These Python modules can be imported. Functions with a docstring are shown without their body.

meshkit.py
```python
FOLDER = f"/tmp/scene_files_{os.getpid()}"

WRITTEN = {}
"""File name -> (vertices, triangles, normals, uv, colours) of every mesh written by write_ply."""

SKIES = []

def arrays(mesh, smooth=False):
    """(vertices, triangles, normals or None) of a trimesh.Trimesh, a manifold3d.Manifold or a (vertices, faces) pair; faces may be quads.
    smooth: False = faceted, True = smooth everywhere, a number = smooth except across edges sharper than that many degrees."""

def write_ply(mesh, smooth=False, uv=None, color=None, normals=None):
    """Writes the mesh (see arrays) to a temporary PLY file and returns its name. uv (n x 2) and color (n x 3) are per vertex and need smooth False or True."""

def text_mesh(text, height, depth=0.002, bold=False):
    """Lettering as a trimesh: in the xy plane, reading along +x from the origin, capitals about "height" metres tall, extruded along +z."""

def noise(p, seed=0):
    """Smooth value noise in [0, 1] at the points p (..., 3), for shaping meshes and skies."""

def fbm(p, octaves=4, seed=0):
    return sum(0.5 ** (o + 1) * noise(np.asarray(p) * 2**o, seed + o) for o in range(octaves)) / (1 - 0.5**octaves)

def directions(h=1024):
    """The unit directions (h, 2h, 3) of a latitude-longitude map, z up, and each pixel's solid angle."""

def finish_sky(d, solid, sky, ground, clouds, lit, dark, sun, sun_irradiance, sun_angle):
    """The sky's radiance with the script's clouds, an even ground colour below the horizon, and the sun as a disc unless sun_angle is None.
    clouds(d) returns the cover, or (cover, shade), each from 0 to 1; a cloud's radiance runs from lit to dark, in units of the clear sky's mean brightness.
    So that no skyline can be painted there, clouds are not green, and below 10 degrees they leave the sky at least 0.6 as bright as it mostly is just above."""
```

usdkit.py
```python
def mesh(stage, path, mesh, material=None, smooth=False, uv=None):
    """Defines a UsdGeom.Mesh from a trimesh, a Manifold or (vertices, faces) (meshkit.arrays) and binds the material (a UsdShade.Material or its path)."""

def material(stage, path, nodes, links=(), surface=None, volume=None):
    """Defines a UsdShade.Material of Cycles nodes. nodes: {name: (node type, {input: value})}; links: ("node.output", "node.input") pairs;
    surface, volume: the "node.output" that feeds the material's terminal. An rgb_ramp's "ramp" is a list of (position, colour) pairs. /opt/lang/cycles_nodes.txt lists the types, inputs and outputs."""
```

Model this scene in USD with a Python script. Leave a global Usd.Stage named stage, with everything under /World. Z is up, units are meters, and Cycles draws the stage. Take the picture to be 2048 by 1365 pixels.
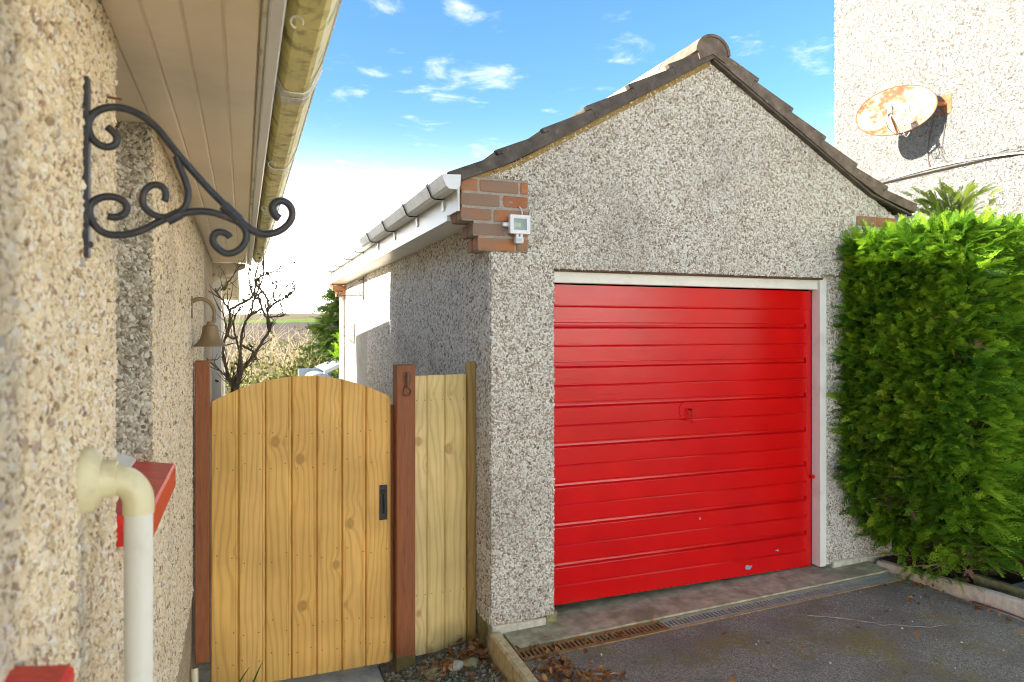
import math, random
import numpy as np, trimesh, usdkit, meshkit
from shapely.geometry import Polygon, LineString, box as sbox
from pxr import Usd, UsdGeom, UsdLux, Gf, Vt, Sdf

stage = Usd.Stage.CreateInMemory()
UsdGeom.SetStageUpAxis(stage, 'Z')
UsdGeom.SetStageMetersPerUnit(stage, 1.0)
UsdGeom.Xform.Define(stage, '/World')
UsdGeom.Scope.Define(stage, '/World/Looks')
rng = np.random.default_rng(7)
random.seed(7)

# ------------------------------------------------------------------ camera, sky, sun, exposure
YAW = math.atan(539 / 1400.0)
CAM = (0.0, 0.0, 1.75)
cam = UsdGeom.Camera.Define(stage, '/World/camera')
cam.CreateFocalLengthAttr(24.6)
cam.CreateHorizontalApertureAttr(36.0)
cam.CreateVerticalApertureAttr(23.98)
cam.CreateVerticalApertureOffsetAttr(-0.36)
cam.CreateClippingRangeAttr(Gf.Vec2f(0.05, 5000))
cam.CreateFStopAttr(4.8)
cam.CreateFocusDistanceAttr(4.3)
cam.CreateExposureAttr(3.27)
cx = UsdGeom.Xformable(cam)
cx.AddTranslateOp().Set(Gf.Vec3d(*CAM))
cx.AddRotateXYZOp().Set(Gf.Vec3f(90, 0, -math.degrees(YAW)))

SUN = np.array([-1.0, 0.05, 0.42]); SUN /= np.linalg.norm(SUN)
sun = UsdLux.DistantLight.Define(stage, '/World/sun')
sun.CreateIntensityAttr(0.50)
sun.CreateNormalizeAttr(True)
sun.CreateAngleAttr(0.5)
sun.CreateColorAttr(Gf.Vec3f(1.0, 0.945, 0.84))
zx = SUN; xx = np.cross([0, 0, 1.0], zx); xx /= np.linalg.norm(xx); yx = np.cross(zx, xx)
UsdGeom.Xformable(sun).AddTransformOp().Set(Gf.Matrix4d(*xx, 0, *yx, 0, *zx, 0, 0, 0, 0, 1))

sky = UsdLux.DomeLight.Define(stage, '/World/sky')
skym = usdkit.material(stage, '/World/Looks/sky', {
    "tc": ("texture_coordinate", {}),
    "s": ("sky_texture", {"sky_type": "single_scattering", "sun_disc": False, "sun_elevation": math.asin(SUN[2]), "sun_rotation": math.atan2(SUN[0], SUN[1]), "air_density": 1.0, "aerosol_density": 0.6, "ozone_density": 2.5}),
    "sep": ("separate_xyz", {}),
    "zc": ("math", {"math_type": "maximum", "value2": 0.03}),
    "dx": ("math", {"math_type": "divide"}), "dy": ("math", {"math_type": "divide"}),
    "uv": ("combine_xyz", {"z": 4.2}),
    "c0": ("vector_math", {"math_type": "subtract", "vector2": (0.1356, 0.9383, 0.3182)}), "e0": ("vector_math", {"math_type": "multiply", "vector2": (1.0, 1.0, 1.9)}), "f0": ("vector_math", {"math_type": "length"}), "h0": ("map_range", {"range_type": "smoothstep", "from_min": 0.0, "from_max": 0.0540, "to_min": 0.3, "to_max": 0.0, "clamp": True}),
    "c1": ("vector_math", {"math_type": "subtract", "vector2": (0.16, 0.9276, 0.3376)}), "e1": ("vector_math", {"math_type": "multiply", "vector2": (1.0, 1.0, 1.9)}), "f1": ("vector_math", {"math_type": "length"}), "h1": ("map_range", {"range_type": "smoothstep", "from_min": 0.0, "from_max": 0.0405, "to_min": 0.3, "to_max": 0.0, "clamp": True}),
    "a1": ("math", {"math_type": "maximum"}),
    "c2": ("vector_math", {"math_type": "subtract", "vector2": (0.2371, 0.9117, 0.3356)}), "e2": ("vector_math", {"math_type": "multiply", "vector2": (1.0, 1.0, 1.9)}), "f2": ("vector_math", {"math_type": "length"}), "h2": ("map_range", {"range_type": "smoothstep", "from_min": 0.0, "from_max": 0.0810, "to_min": 0.3, "to_max": 0.0, "clamp": True}),
    "a2": ("math", {"math_type": "maximum"}),
    "c3": ("vector_math", {"math_type": "subtract", "vector2": (0.2607, 0.9093, 0.3244)}), "e3": ("vector_math", {"math_type": "multiply", "vector2": (1.0, 1.0, 1.9)}), "f3": ("vector_math", {"math_type": "length"}), "h3": ("map_range", {"range_type": "smoothstep", "from_min": 0.0, "from_max": 0.0675, "to_min": 0.3, "to_max": 0.0, "clamp": True}),
    "a3": ("math", {"math_type": "maximum"}),
    "c4": ("vector_math", {"math_type": "subtract", "vector2": (0.3136, 0.8876, 0.3374)}), "e4": ("vector_math", {"math_type": "multiply", "vector2": (1.0, 1.0, 1.9)}), "f4": ("vector_math", {"math_type": "length"}), "h4": ("map_range", {"range_type": "smoothstep", "from_min": 0.0, "from_max": 0.0607, "to_min": 0.3, "to_max": 0.0, "clamp": True}),
    "a4": ("math", {"math_type": "maximum"}),
    "c5": ("vector_math", {"math_type": "subtract", "vector2": (0.2998, 0.899, 0.3192)}), "e5": ("vector_math", {"math_type": "multiply", "vector2": (1.0, 1.0, 1.9)}), "f5": ("vector_math", {"math_type": "length"}), "h5": ("map_range", {"range_type": "smoothstep", "from_min": 0.0, "from_max": 0.0540, "to_min": 0.3, "to_max": 0.0, "clamp": True}),
    "a5": ("math", {"math_type": "maximum"}),
    "c6": ("vector_math", {"math_type": "subtract", "vector2": (0.3869, 0.8706, 0.3038)}), "e6": ("vector_math", {"math_type": "multiply", "vector2": (1.0, 1.0, 1.9)}), "f6": ("vector_math", {"math_type": "length"}), "h6": ("map_range", {"range_type": "smoothstep", "from_min": 0.0, "from_max": 0.0405, "to_min": 0.3, "to_max": 0.0, "clamp": True}),
    "a6": ("math", {"math_type": "maximum"}),
    "c7": ("vector_math", {"math_type": "subtract", "vector2": (0.6544, 0.6749, 0.341)}), "e7": ("vector_math", {"math_type": "multiply", "vector2": (1.0, 1.0, 1.9)}), "f7": ("vector_math", {"math_type": "length"}), "h7": ("map_range", {"range_type": "smoothstep", "from_min": 0.0, "from_max": 0.0607, "to_min": 0.3, "to_max": 0.0, "clamp": True}),
    "a7": ("math", {"math_type": "maximum"}),
    "c8": ("vector_math", {"math_type": "subtract", "vector2": (0.2126, 0.9381, 0.2733)}), "e8": ("vector_math", {"math_type": "multiply", "vector2": (1.0, 1.0, 1.9)}), "f8": ("vector_math", {"math_type": "length"}), "h8": ("map_range", {"range_type": "smoothstep", "from_min": 0.0, "from_max": 0.0810, "to_min": 0.22, "to_max": 0.0, "clamp": True}),
    "a8": ("math", {"math_type": "maximum"}),
    "c9": ("vector_math", {"math_type": "subtract", "vector2": (0.3073, 0.9216, 0.2371)}), "e9": ("vector_math", {"math_type": "multiply", "vector2": (1.0, 1.0, 1.9)}), "f9": ("vector_math", {"math_type": "length"}), "h9": ("map_range", {"range_type": "smoothstep", "from_min": 0.0, "from_max": 0.0945, "to_min": 0.22, "to_max": 0.0, "clamp": True}),
    "a9": ("math", {"math_type": "maximum"}),
    "c10": ("vector_math", {"math_type": "subtract", "vector2": (0.1889, 0.9568, 0.221)}), "e10": ("vector_math", {"math_type": "multiply", "vector2": (1.0, 1.0, 1.9)}), "f10": ("vector_math", {"math_type": "length"}), "h10": ("map_range", {"range_type": "smoothstep", "from_min": 0.0, "from_max": 0.0945, "to_min": 0.22, "to_max": 0.0, "clamp": True}),
    "a10": ("math", {"math_type": "maximum"}),
    "c11": ("vector_math", {"math_type": "subtract", "vector2": (0.6805, 0.6851, 0.2601)}), "e11": ("vector_math", {"math_type": "multiply", "vector2": (1.0, 1.0, 1.9)}), "f11": ("vector_math", {"math_type": "length"}), "h11": ("map_range", {"range_type": "smoothstep", "from_min": 0.0, "from_max": 0.0675, "to_min": 0.22, "to_max": 0.0, "clamp": True}),
    "a11": ("math", {"math_type": "maximum"}),
    "c12": ("vector_math", {"math_type": "subtract", "vector2": (0.2503, 0.8732, 0.4182)}), "e12": ("vector_math", {"math_type": "multiply", "vector2": (1.0, 1.0, 1.9)}), "f12": ("vector_math", {"math_type": "length"}), "h12": ("map_range", {"range_type": "smoothstep", "from_min": 0.0, "from_max": 0.0405, "to_min": 0.3, "to_max": 0.0, "clamp": True}),
    "a12": ("math", {"math_type": "maximum"}),
    "c13": ("vector_math", {"math_type": "subtract", "vector2": (0.1763, 0.8929, 0.4144)}), "e13": ("vector_math", {"math_type": "multiply", "vector2": (1.0, 1.0, 1.9)}), "f13": ("vector_math", {"math_type": "length"}), "h13": ("map_range", {"range_type": "smoothstep", "from_min": 0.0, "from_max": 0.0338, "to_min": 0.3, "to_max": 0.0, "clamp": True}),
    "a13": ("math", {"math_type": "maximum"}),
    "ct": ("math", {"math_type": "add"}),
    "nk": ("math", {"math_type": "multiply_add", "value2": 1.9, "value3": -0.45}),
    "n1": ("noise_texture", {"scale": 4.2, "detail": 8.0, "roughness": 0.62, "distortion": 0.3}),
    "cr": ("map_range", {"range_type": "smoothstep", "from_min": 0.67, "from_max": 1.25, "to_min": 0.0, "to_max": 0.75, "clamp": True}),
    "hz": ("map_range", {"range_type": "smoothstep", "from_min": 0.02, "from_max": 0.40, "to_min": 1.0, "to_max": 0.0, "clamp": True}),
    "hp": ("math", {"math_type": "power", "value2": 3.6}),
    "m1": ("mix_color", {"b": (12.0, 11.3, 10.1), "use_clamp": False}),
    "m2": ("mix_color", {"b": (2.15, 2.2, 2.35), "use_clamp": False}),
    "hs": ("hsv", {"hue": 0.496, "saturation": 1.2, "value": 0.45}),
    "bg": ("background_shader", {"strength": 0.08}),
}, [("tc.generated", "sep.vector"), ("tc.generated", "c0.vector1"), ("c0.vector", "e0.vector1"), ("e0.vector", "f0.vector1"), ("f0.value", "h0.value"), ("tc.generated", "c1.vector1"), ("c1.vector", "e1.vector1"), ("e1.vector", "f1.vector1"), ("f1.value", "h1.value"), ("h0.result", "a1.value1"), ("h1.result", "a1.value2"), ("tc.generated", "c2.vector1"), ("c2.vector", "e2.vector1"), ("e2.vector", "f2.vector1"), ("f2.value", "h2.value"), ("a1.value", "a2.value1"), ("h2.result", "a2.value2"), ("tc.generated", "c3.vector1"), ("c3.vector", "e3.vector1"), ("e3.vector", "f3.vector1"), ("f3.value", "h3.value"), ("a2.value", "a3.value1"), ("h3.result", "a3.value2"), ("tc.generated", "c4.vector1"), ("c4.vector", "e4.vector1"), ("e4.vector", "f4.vector1"), ("f4.value", "h4.value"), ("a3.value", "a4.value1"), ("h4.result", "a4.value2"), ("tc.generated", "c5.vector1"), ("c5.vector", "e5.vector1"), ("e5.vector", "f5.vector1"), ("f5.value", "h5.value"), ("a4.value", "a5.value1"), ("h5.result", "a5.value2"), ("tc.generated", "c6.vector1"), ("c6.vector", "e6.vector1"), ("e6.vector", "f6.vector1"), ("f6.value", "h6.value"), ("a5.value", "a6.value1"), ("h6.result", "a6.value2"), ("tc.generated", "c7.vector1"), ("c7.vector", "e7.vector1"), ("e7.vector", "f7.vector1"), ("f7.value", "h7.value"), ("a6.value", "a7.value1"), ("h7.result", "a7.value2"), ("tc.generated", "c8.vector1"), ("c8.vector", "e8.vector1"), ("e8.vector", "f8.vector1"), ("f8.value", "h8.value"), ("a7.value", "a8.value1"), ("h8.result", "a8.value2"), ("tc.generated", "c9.vector1"), ("c9.vector", "e9.vector1"), ("e9.vector", "f9.vector1"), ("f9.value", "h9.value"), ("a8.value", "a9.value1"), ("h9.result", "a9.value2"), ("tc.generated", "c10.vector1"), ("c10.vector", "e10.vector1"), ("e10.vector", "f10.vector1"), ("f10.value", "h10.value"), ("a9.value", "a10.value1"), ("h10.result", "a10.value2"), ("tc.generated", "c11.vector1"), ("c11.vector", "e11.vector1"), ("e11.vector", "f11.vector1"), ("f11.value", "h11.value"), ("a10.value", "a11.value1"), ("h11.result", "a11.value2"), ("tc.generated", "c12.vector1"), ("c12.vector", "e12.vector1"), ("e12.vector", "f12.vector1"), ("f12.value", "h12.value"), ("a11.value", "a12.value1"), ("h12.result", "a12.value2"), ("tc.generated", "c13.vector1"), ("c13.vector", "e13.vector1"), ("e13.vector", "f13.vector1"), ("f13.value", "h13.value"), ("a12.value", "a13.value1"), ("h13.result", "a13.value2"), ("a13.value", "ct.value1"), ("n1.fac", "nk.value1"), ("nk.value", "ct.value2"), ("ct.value", "cr.value"),  ("sep.z", "zc.value1"), ("sep.x", "dx.value1"), ("sep.y", "dy.value1"), ("zc.value", "dx.value2"), ("zc.value", "dy.value2"),
    ("dx.value", "uv.x"), ("dy.value", "uv.y"), ("uv.vector", "n1.vector"), ("sep.z", "hz.value"),
    ("s.color", "hs.color"), ("hs.color", "m1.a"), ("hz.result", "hp.value1"), ("hp.value", "m1.fac"), ("m1.result", "m2.a"), ("cr.result", "m2.fac"), ("m2.result", "bg.color")], surface="bg.background")
from pxr import UsdShade
UsdShade.MaterialBindingAPI.Apply(sky.GetPrim()).Bind(skym)

# ------------------------------------------------------------------ helpers
used = {}
def path_for(parent, name):
    k = (parent, name)
    n = used.get(k, -1) + 1
    used[k] = n
    return f"{parent}/{name}" if n == 0 else f"{parent}/{name}_{n:03d}"

def key(p, **kw):
    for k, v in kw.items():
        if v:
            p.SetCustomDataByKey(k, v)

def tag(p, label, cat, group=None):
    key(p, label=label, category=cat, group=group)
    return p

def thing(name, label, cat, loc=(0, 0, 0), rz=0, group=None):
    x = UsdGeom.Xform.Define(stage, path_for('/World', name))
    x.AddTranslateOp().Set(Gf.Vec3d(*map(float, loc)))
    if rz: x.AddRotateZOp().Set(float(rz))
    tag(x.GetPrim(), label, cat, group)
    return x.GetPrim()

def P(parent):
    return '/World' if parent is None else str(parent.GetPath())

def obj(name, mesh, mat, parent=None, smooth=False, kind=None, label=None):
    if isinstance(mesh, list): mesh = cat(*mesh)
    m = usdkit.mesh(stage, path_for(P(parent), name), mesh, M[mat], smooth)
    key(m.GetPrim(), kind=kind, label=label)
    return m.GetPrim()

def struct(name, mesh, mat, smooth=False, parent=None):
    return obj(name, mesh, mat, parent, smooth, kind='structure' if parent is None else None)

def cat(*ms):
    return trimesh.util.concatenate([m for m in ms])

def hull(pts):
    return trimesh.convex.convex_hull(np.asarray(pts, float))

def bx(x0, x1, y0, y1, z0, z1, b=0.0):
    if b <= 0:
        m = trimesh.creation.box([x1 - x0, y1 - y0, z1 - z0]); m.apply_translation([(x0 + x1) / 2, (y0 + y1) / 2, (z0 + z1) / 2]); return m
    pts = []
    for x, ix in ((x0, b), (x1, -b)):
        for y, iy in ((y0, b), (y1, -b)):
            for z, iz in ((z0, b), (z1, -b)):
                pts += [(x, y + iy, z + iz), (x + ix, y, z + iz), (x + ix, y + iy, z)]
    return hull(pts)

def extr(poly, a, b, axis):
    """extrude polygon. axis 'y': poly in (x,z) from y=a to b; 'x': poly in (y,z); 'z': poly in (x,y)."""
    ms = []
    for g in getattr(poly, 'geoms', [poly]):
        m = trimesh.creation.extrude_polygon(g, b - a, engine='earcut')
        v = m.vertices.copy()
        if axis == 'y':
            m.vertices = np.c_[v[:, 0], a + v[:, 2], v[:, 1]]
        elif axis == 'x':
            m.vertices = np.c_[a + v[:, 2], v[:, 0], v[:, 1]]
        else:
            m.vertices = np.c_[v[:, 0], v[:, 1], a + v[:, 2]]
        m.fix_normals(); ms.append(m)
    return cat(*ms)

def tube(pts, r, sides=8, caps=True):
    p = np.asarray(pts, float); n = len(p)
    r = np.broadcast_to(np.asarray(r, float), (n,))
    t = np.gradient(p, axis=0); t /= np.linalg.norm(t, axis=1, keepdims=True) + 1e-12
    a = np.cross(t[0], [0, 0, 1.0] if abs(t[0][2]) < .9 else [1.0, 0, 0]); a /= np.linalg.norm(a)
    A = [a]
    for i in range(1, n):
        a = a - t[i] * np.dot(a, t[i]); a /= np.linalg.norm(a) + 1e-12; A.append(a)
    A = np.array(A); B = np.cross(t, A)
    ang = np.arange(sides) * 2 * np.pi / sides
    v = p[:, None] + r[:, None, None] * (np.cos(ang)[None, :, None] * A[:, None] + np.sin(ang)[None, :, None] * B[:, None])
    i, j = np.meshgrid(np.arange(n - 1), np.arange(sides), indexing='ij')
    q = np.stack([i * sides + j, i * sides + (j + 1) % sides, (i + 1) * sides + (j + 1) % sides, (i + 1) * sides + j], -1).reshape(-1, 4)
    f = np.vstack([q[:, [0, 1, 2]], q[:, [0, 2, 3]]])
    V = v.reshape(-1, 3)
    if caps:
        c0 = len(V); V = np.vstack([V, p[0], p[-1]])
        k = np.arange(sides); k1 = (k + 1) % sides
        f = np.vstack([f, np.c_[np.full(sides, c0), k1, k], np.c_[np.full(sides, c0 + 1), (n - 1) * sides + k, (n - 1) * sides + k1]])
    return trimesh.Trimesh(V, f, process=False)

def spline(pts, n=40):
    from scipy.interpolate import CubicSpline
    p = np.asarray(pts, float); d = np.r_[0, np.cumsum(np.linalg.norm(np.diff(p, axis=0), axis=1))]
    return CubicSpline(d, p)(np.linspace(0, d[-1], n))

def lathe(prof, sections=32):
    return trimesh.creation.revolve(np.asarray(prof, float), sections=sections)

def tf(m, T=None, R=None):
    m = m.copy()
    if R is not None:
        M4 = np.eye(4); M4[:3, :3] = R; m.apply_transform(M4)
    if T is not None: m.apply_translation(T)
    return m

def frame(z, up=(0, 0, 1.0)):
    z = np.asarray(z, float); z /= np.linalg.norm(z)
    x = np.cross(up, z); x /= np.linalg.norm(x)
    return np.c_[x, np.cross(z, x), z]

def instancer(parent, name, protos, mats, pos, quat, scale, kind='stuff', idx=None, label=None, smooth=True):
    pth = path_for(P(parent), name)
    pi = UsdGeom.PointInstancer.Define(stage, pth)
    t = []
    for i, m in enumerate(protos):
        q = f"{pth}/piece" if i == 0 else f"{pth}/piece_{i:03d}"
        usdkit.mesh(stage, q, m, M[mats[i % len(mats)]], smooth); t.append(q)
    pi.CreatePrototypesRel().SetTargets(t)
    n = len(pos)
    pi.CreatePositionsAttr(Vt.Vec3fArray.FromNumpy(np.asarray(pos, np.float32)))
    pi.CreateProtoIndicesAttr(Vt.IntArray.FromNumpy(np.asarray(idx if idx is not None else rng.integers(0, len(protos), n), np.int32)))
    pi.CreateOrientationsAttr(Vt.QuathArray.FromNumpy(np.asarray(quat, np.float16)))
    pi.CreateScalesAttr(Vt.Vec3fArray.FromNumpy(np.asarray(scale, np.float32)))
    key(pi.GetPrim(), kind=kind, label=label)
    return pi.GetPrim()

def quats_random(n):
    q = rng.normal(size=(n, 4)); return q / np.linalg.norm(q, axis=1, keepdims=True)

def quats_from_mats(R):
    from scipy.spatial.transform import Rotation
    return Rotation.from_matrix(R).as_quat()

# ------------------------------------------------------------------ materials
M = {}
def mat(name, nodes, links, surface="p.BSDF"):
    M[name] = usdkit.material(stage, '/World/Looks/' + name, nodes, links, surface=surface)

def plain(name, col, rough=0.5, var=0.12, scale=14.0, bump=0.0, bscale=80.0, spec=0.5, dirt=None, dirtamt=0.5, dscale=3.0, dlo=0.5, dhi=0.7, coat=0.0, metal=0.0, stretch=(1, 1, 1)):
    """base colour with soft mottling, optional dirt patches and fine relief, in world space"""
    n = {"g": ("geometry", {}), "mp": ("mapping", {"scale": stretch}),
         "n": ("noise_texture", {"scale": scale, "detail": 5.0, "roughness": 0.6}),
         "r": ("rgb_ramp", {"ramp": [(0.3, tuple(c * (1 - var) for c in col)), (0.7, tuple(min(1, c * (1 + var)) for c in col))]}),
         "p": ("principled_bsdf", {"roughness": rough, "specular_ior_level": spec, "coat_weight": coat, "metallic": metal})}
    l = [("g.position", "mp.vector"), ("mp.vector", "n.vector"), ("n.fac", "r.fac")]
    out = "r.color"
    if dirt:
        n["d"] = ("noise_texture", {"scale": dscale, "detail": 8.0, "roughness": 0.65})
        n["dm"] = ("map_range", {"range_type": "smoothstep", "from_min": dlo, "from_max": dhi, "to_min": 0.0, "to_max": dirtamt, "clamp": True})
        n["mx"] = ("mix_color", {"b": dirt})
        l += [("mp.vector", "d.vector"), ("d.fac", "dm.value"), ("dm.result", "mx.fac"), (out, "mx.a")]
        out = "mx.result"
    l.append((out, "p.base_color"))
    if bump:
        n["bn"] = ("noise_texture", {"scale": bscale, "detail": 4.0, "roughness": 0.6})
        n["b"] = ("bump", {"strength": min(1.0, bump), "distance": 0.004})
        l += [("mp.vector", "bn.vector"), ("bn.fac", "b.height"), ("b.normal", "p.normal")]
    mat(name, n, l)

def pebble_tex(name, ramp, gap, scale=105.0, bump=1.0, dist=0.006, grime=(0.16, 0.13, 0.10), gamt=0.35):
    mat(name, {"g": ("geometry", {}),
        "w": ("noise_texture", {"scale": 60.0, "detail": 2.0}),
        "wv": ("vector_math", {"vector_math_type": "scale", "scale": 0.006}), "wa": ("vector_math", {"math_type": "add"}),
        "v": ("voronoi_texture", {"scale": scale, "feature": "f1"}),
        "e": ("voronoi_texture", {"scale": scale, "feature": "distance_to_edge"}),
        "sep": ("separate_color", {}),
        "r": ("rgb_ramp", {"ramp": ramp, "interpolate": True}),
        "em": ("map_range", {"range_type": "smoothstep", "from_min": 0.0, "from_max": 0.22, "to_min": 0.0, "to_max": 1.0, "clamp": True}),
        "m": ("mix_color", {"a": gap}),
        "gn": ("noise_texture", {"scale": 1.6, "detail": 7.0, "roughness": 0.62}),
        "gm": ("map_range", {"range_type": "smoothstep", "from_min": 0.45, "from_max": 0.72, "to_min": 0.0, "to_max": gamt, "clamp": True}),
        "m2": ("mix_color", {"b": grime}),
        "b": ("bump", {"strength": bump, "distance": dist}),
        "p": ("principled_bsdf", {"roughness": 0.75, "specular_ior_level": 0.3})},
        [("g.position", "v.vector"), ("g.position", "e.vector"), ("v.color", "sep.color"), ("sep.r", "r.fac"), ("e.distance", "em.value"),
         ("em.result", "m.fac"), ("r.color", "m.b"), ("g.position", "gn.vector"), ("gn.fac", "gm.value"), ("gm.result", "m2.fac"), ("m.result", "m2.a"),
         ("m2.result", "p.base_color"), ("em.result", "b.height"), ("b.normal", "p.normal")])

def pebble_stone(name, ramp, grime=(0.16, 0.13, 0.10), gamt=0.3, gscale=1.6, streaks=False):
    n = {"g": ("geometry", {}), "o": ("object_info", {}),
        "r": ("rgb_ramp", {"ramp": ramp}),
        "gn": ("noise_texture", {"scale": gscale, "detail": 7.0, "roughness": 0.62}),
        "gm": ("map_range", {"range_type": "smoothstep", "from_min": 0.45, "from_max": 0.72, "to_min": 0.0, "to_max": gamt, "clamp": True}),
        "m2": ("mix_color", {"b": grime}),
        "p": ("principled_bsdf", {"roughness": 0.6, "specular_ior_level": 0.35})}
    l = [("o.random", "r.fac"), ("g.position", "gn.vector"), ("gn.fac", "gm.value"), ("gm.result", "m2.fac"), ("r.color", "m2.a"), ("m2.result", "p.base_color")]
    if streaks:   # grey run-off stains: one below the waste pipe, one at the near window reveal
        n.update({"sx": ("separate_xyz", {}), "sn": ("noise_texture", {"scale": 9.0, "detail": 4.0}), "sy": ("math", {"math_type": "multiply_add", "value2": 0.09}),
            "s1": ("map_range", {"range_type": "smoothstep", "from_min": 1.03, "from_max": 1.10, "to_min": 0.35, "to_max": 0.0, "clamp": True}),
            "d1": ("math", {"math_type": "subtract", "value2": 1.425}), "da": ("math", {"math_type": "absolute"}),
            "s2": ("map_range", {"range_type": "smoothstep", "from_min": 0.012, "from_max": 0.045, "to_min": 0.38, "to_max": 0.0, "clamp": True}),
            "sz": ("map_range", {"range_type": "smoothstep", "from_min": 1.42, "from_max": 1.47, "to_min": 1.0, "to_max": 0.0, "clamp": True}),
            "s3": ("math", {"math_type": "multiply"}), "s4": ("math", {"math_type": "maximum"}), "m3": ("mix_color", {"b": (0.22, 0.215, 0.20)})})
        l.remove(("m2.result", "p.base_color"))
        l += [("g.position", "sx.vector"), ("g.position", "sn.vector"), ("sn.fac", "sy.value1"), ("sx.y", "sy.value3"), ("sy.value", "s1.value"), ("sy.value", "d1.value1"), ("d1.value", "da.value1"), ("da.value", "s2.value"),
              ("sx.z", "sz.value"), ("s2.result", "s3.value1"), ("sz.result", "s3.value2"), ("s1.result", "s4.value1"), ("s3.value", "s4.value2"), ("s4.value", "m3.fac"), ("m2.result", "m3.a"), ("m3.result", "p.base_color")]
    mat(name, n, l)

CREAM = [(0.0, (0.28, 0.19, 0.10)), (0.04, (0.50, 0.38, 0.22)), (0.14, (0.72, 0.58, 0.37)), (0.5, (0.82, 0.69, 0.46)), (0.78, (0.86, 0.76, 0.57)), (0.93, (0.78, 0.74, 0.66)), (0.96, (0.42, 0.22, 0.12)), (1.0, (0.45, 0.42, 0.38))]
GREYP = [(0.0, (0.17, 0.125, 0.09)), (0.06, (0.38, 0.30, 0.20)), (0.22, (0.62, 0.54, 0.42)), (0.5, (0.80, 0.745, 0.635)), (0.88, (0.85, 0.815, 0.735)), (0.95, (0.48, 0.38, 0.28)), (1.0, (0.30, 0.20, 0.14))]
SHADEP = [(0.0, (0.18, 0.15, 0.11)), (0.3, (0.44, 0.38, 0.28)), (0.7, (0.62, 0.56, 0.44)), (1.0, (0.72, 0.67, 0.57))]
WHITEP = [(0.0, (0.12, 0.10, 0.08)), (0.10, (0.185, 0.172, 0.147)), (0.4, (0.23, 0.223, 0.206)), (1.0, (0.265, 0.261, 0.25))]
pebble_stone('cream_pebble', CREAM, gamt=0.25, grime=(0.25, 0.19, 0.12), streaks=True)
pebble_stone('shaded_pebble', SHADEP, gamt=0.2)  # window reveal: its shade is put into a darker pebble mix
pebble_stone('grey_pebble', GREYP, gamt=0.30, grime=(0.20, 0.18, 0.15))
pebble_tex('cream_render', CREAM, (0.52, 0.405, 0.25))
pebble_tex('grey_render', GREYP, (0.29, 0.24, 0.17), gamt=0.4)
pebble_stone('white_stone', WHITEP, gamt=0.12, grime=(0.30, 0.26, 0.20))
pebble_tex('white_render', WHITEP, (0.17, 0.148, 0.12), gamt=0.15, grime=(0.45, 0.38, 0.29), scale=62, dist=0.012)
plain('mortar_cream', (0.30, 0.235, 0.155), 0.9, 0.25, 40, 0.6, 120)
plain('mortar_grey', (0.36, 0.295, 0.205), 0.9, 0.3, 40, 0.6, 120)
plain('mortar_ochre', (0.34, 0.23, 0.08), 0.9, 0.35, 60, 0.8, 150)
plain('brick_mortar', (0.38, 0.34, 0.28), 0.95, 0.2, 50, 0.8, 200)
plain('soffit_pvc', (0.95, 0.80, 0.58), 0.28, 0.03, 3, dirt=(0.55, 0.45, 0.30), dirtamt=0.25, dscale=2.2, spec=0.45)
plain('white_pvc', (0.80, 0.79, 0.75), 0.3, 0.03, 3, dirt=(0.45, 0.42, 0.32), dirtamt=0.25, dscale=4)
plain('mossy_pvc', (0.86, 0.77, 0.31), 0.45, 0.16, 9, dirt=(0.25, 0.22, 0.03), dirtamt=0.85, dscale=17, dlo=0.46, dhi=0.68)
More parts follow.
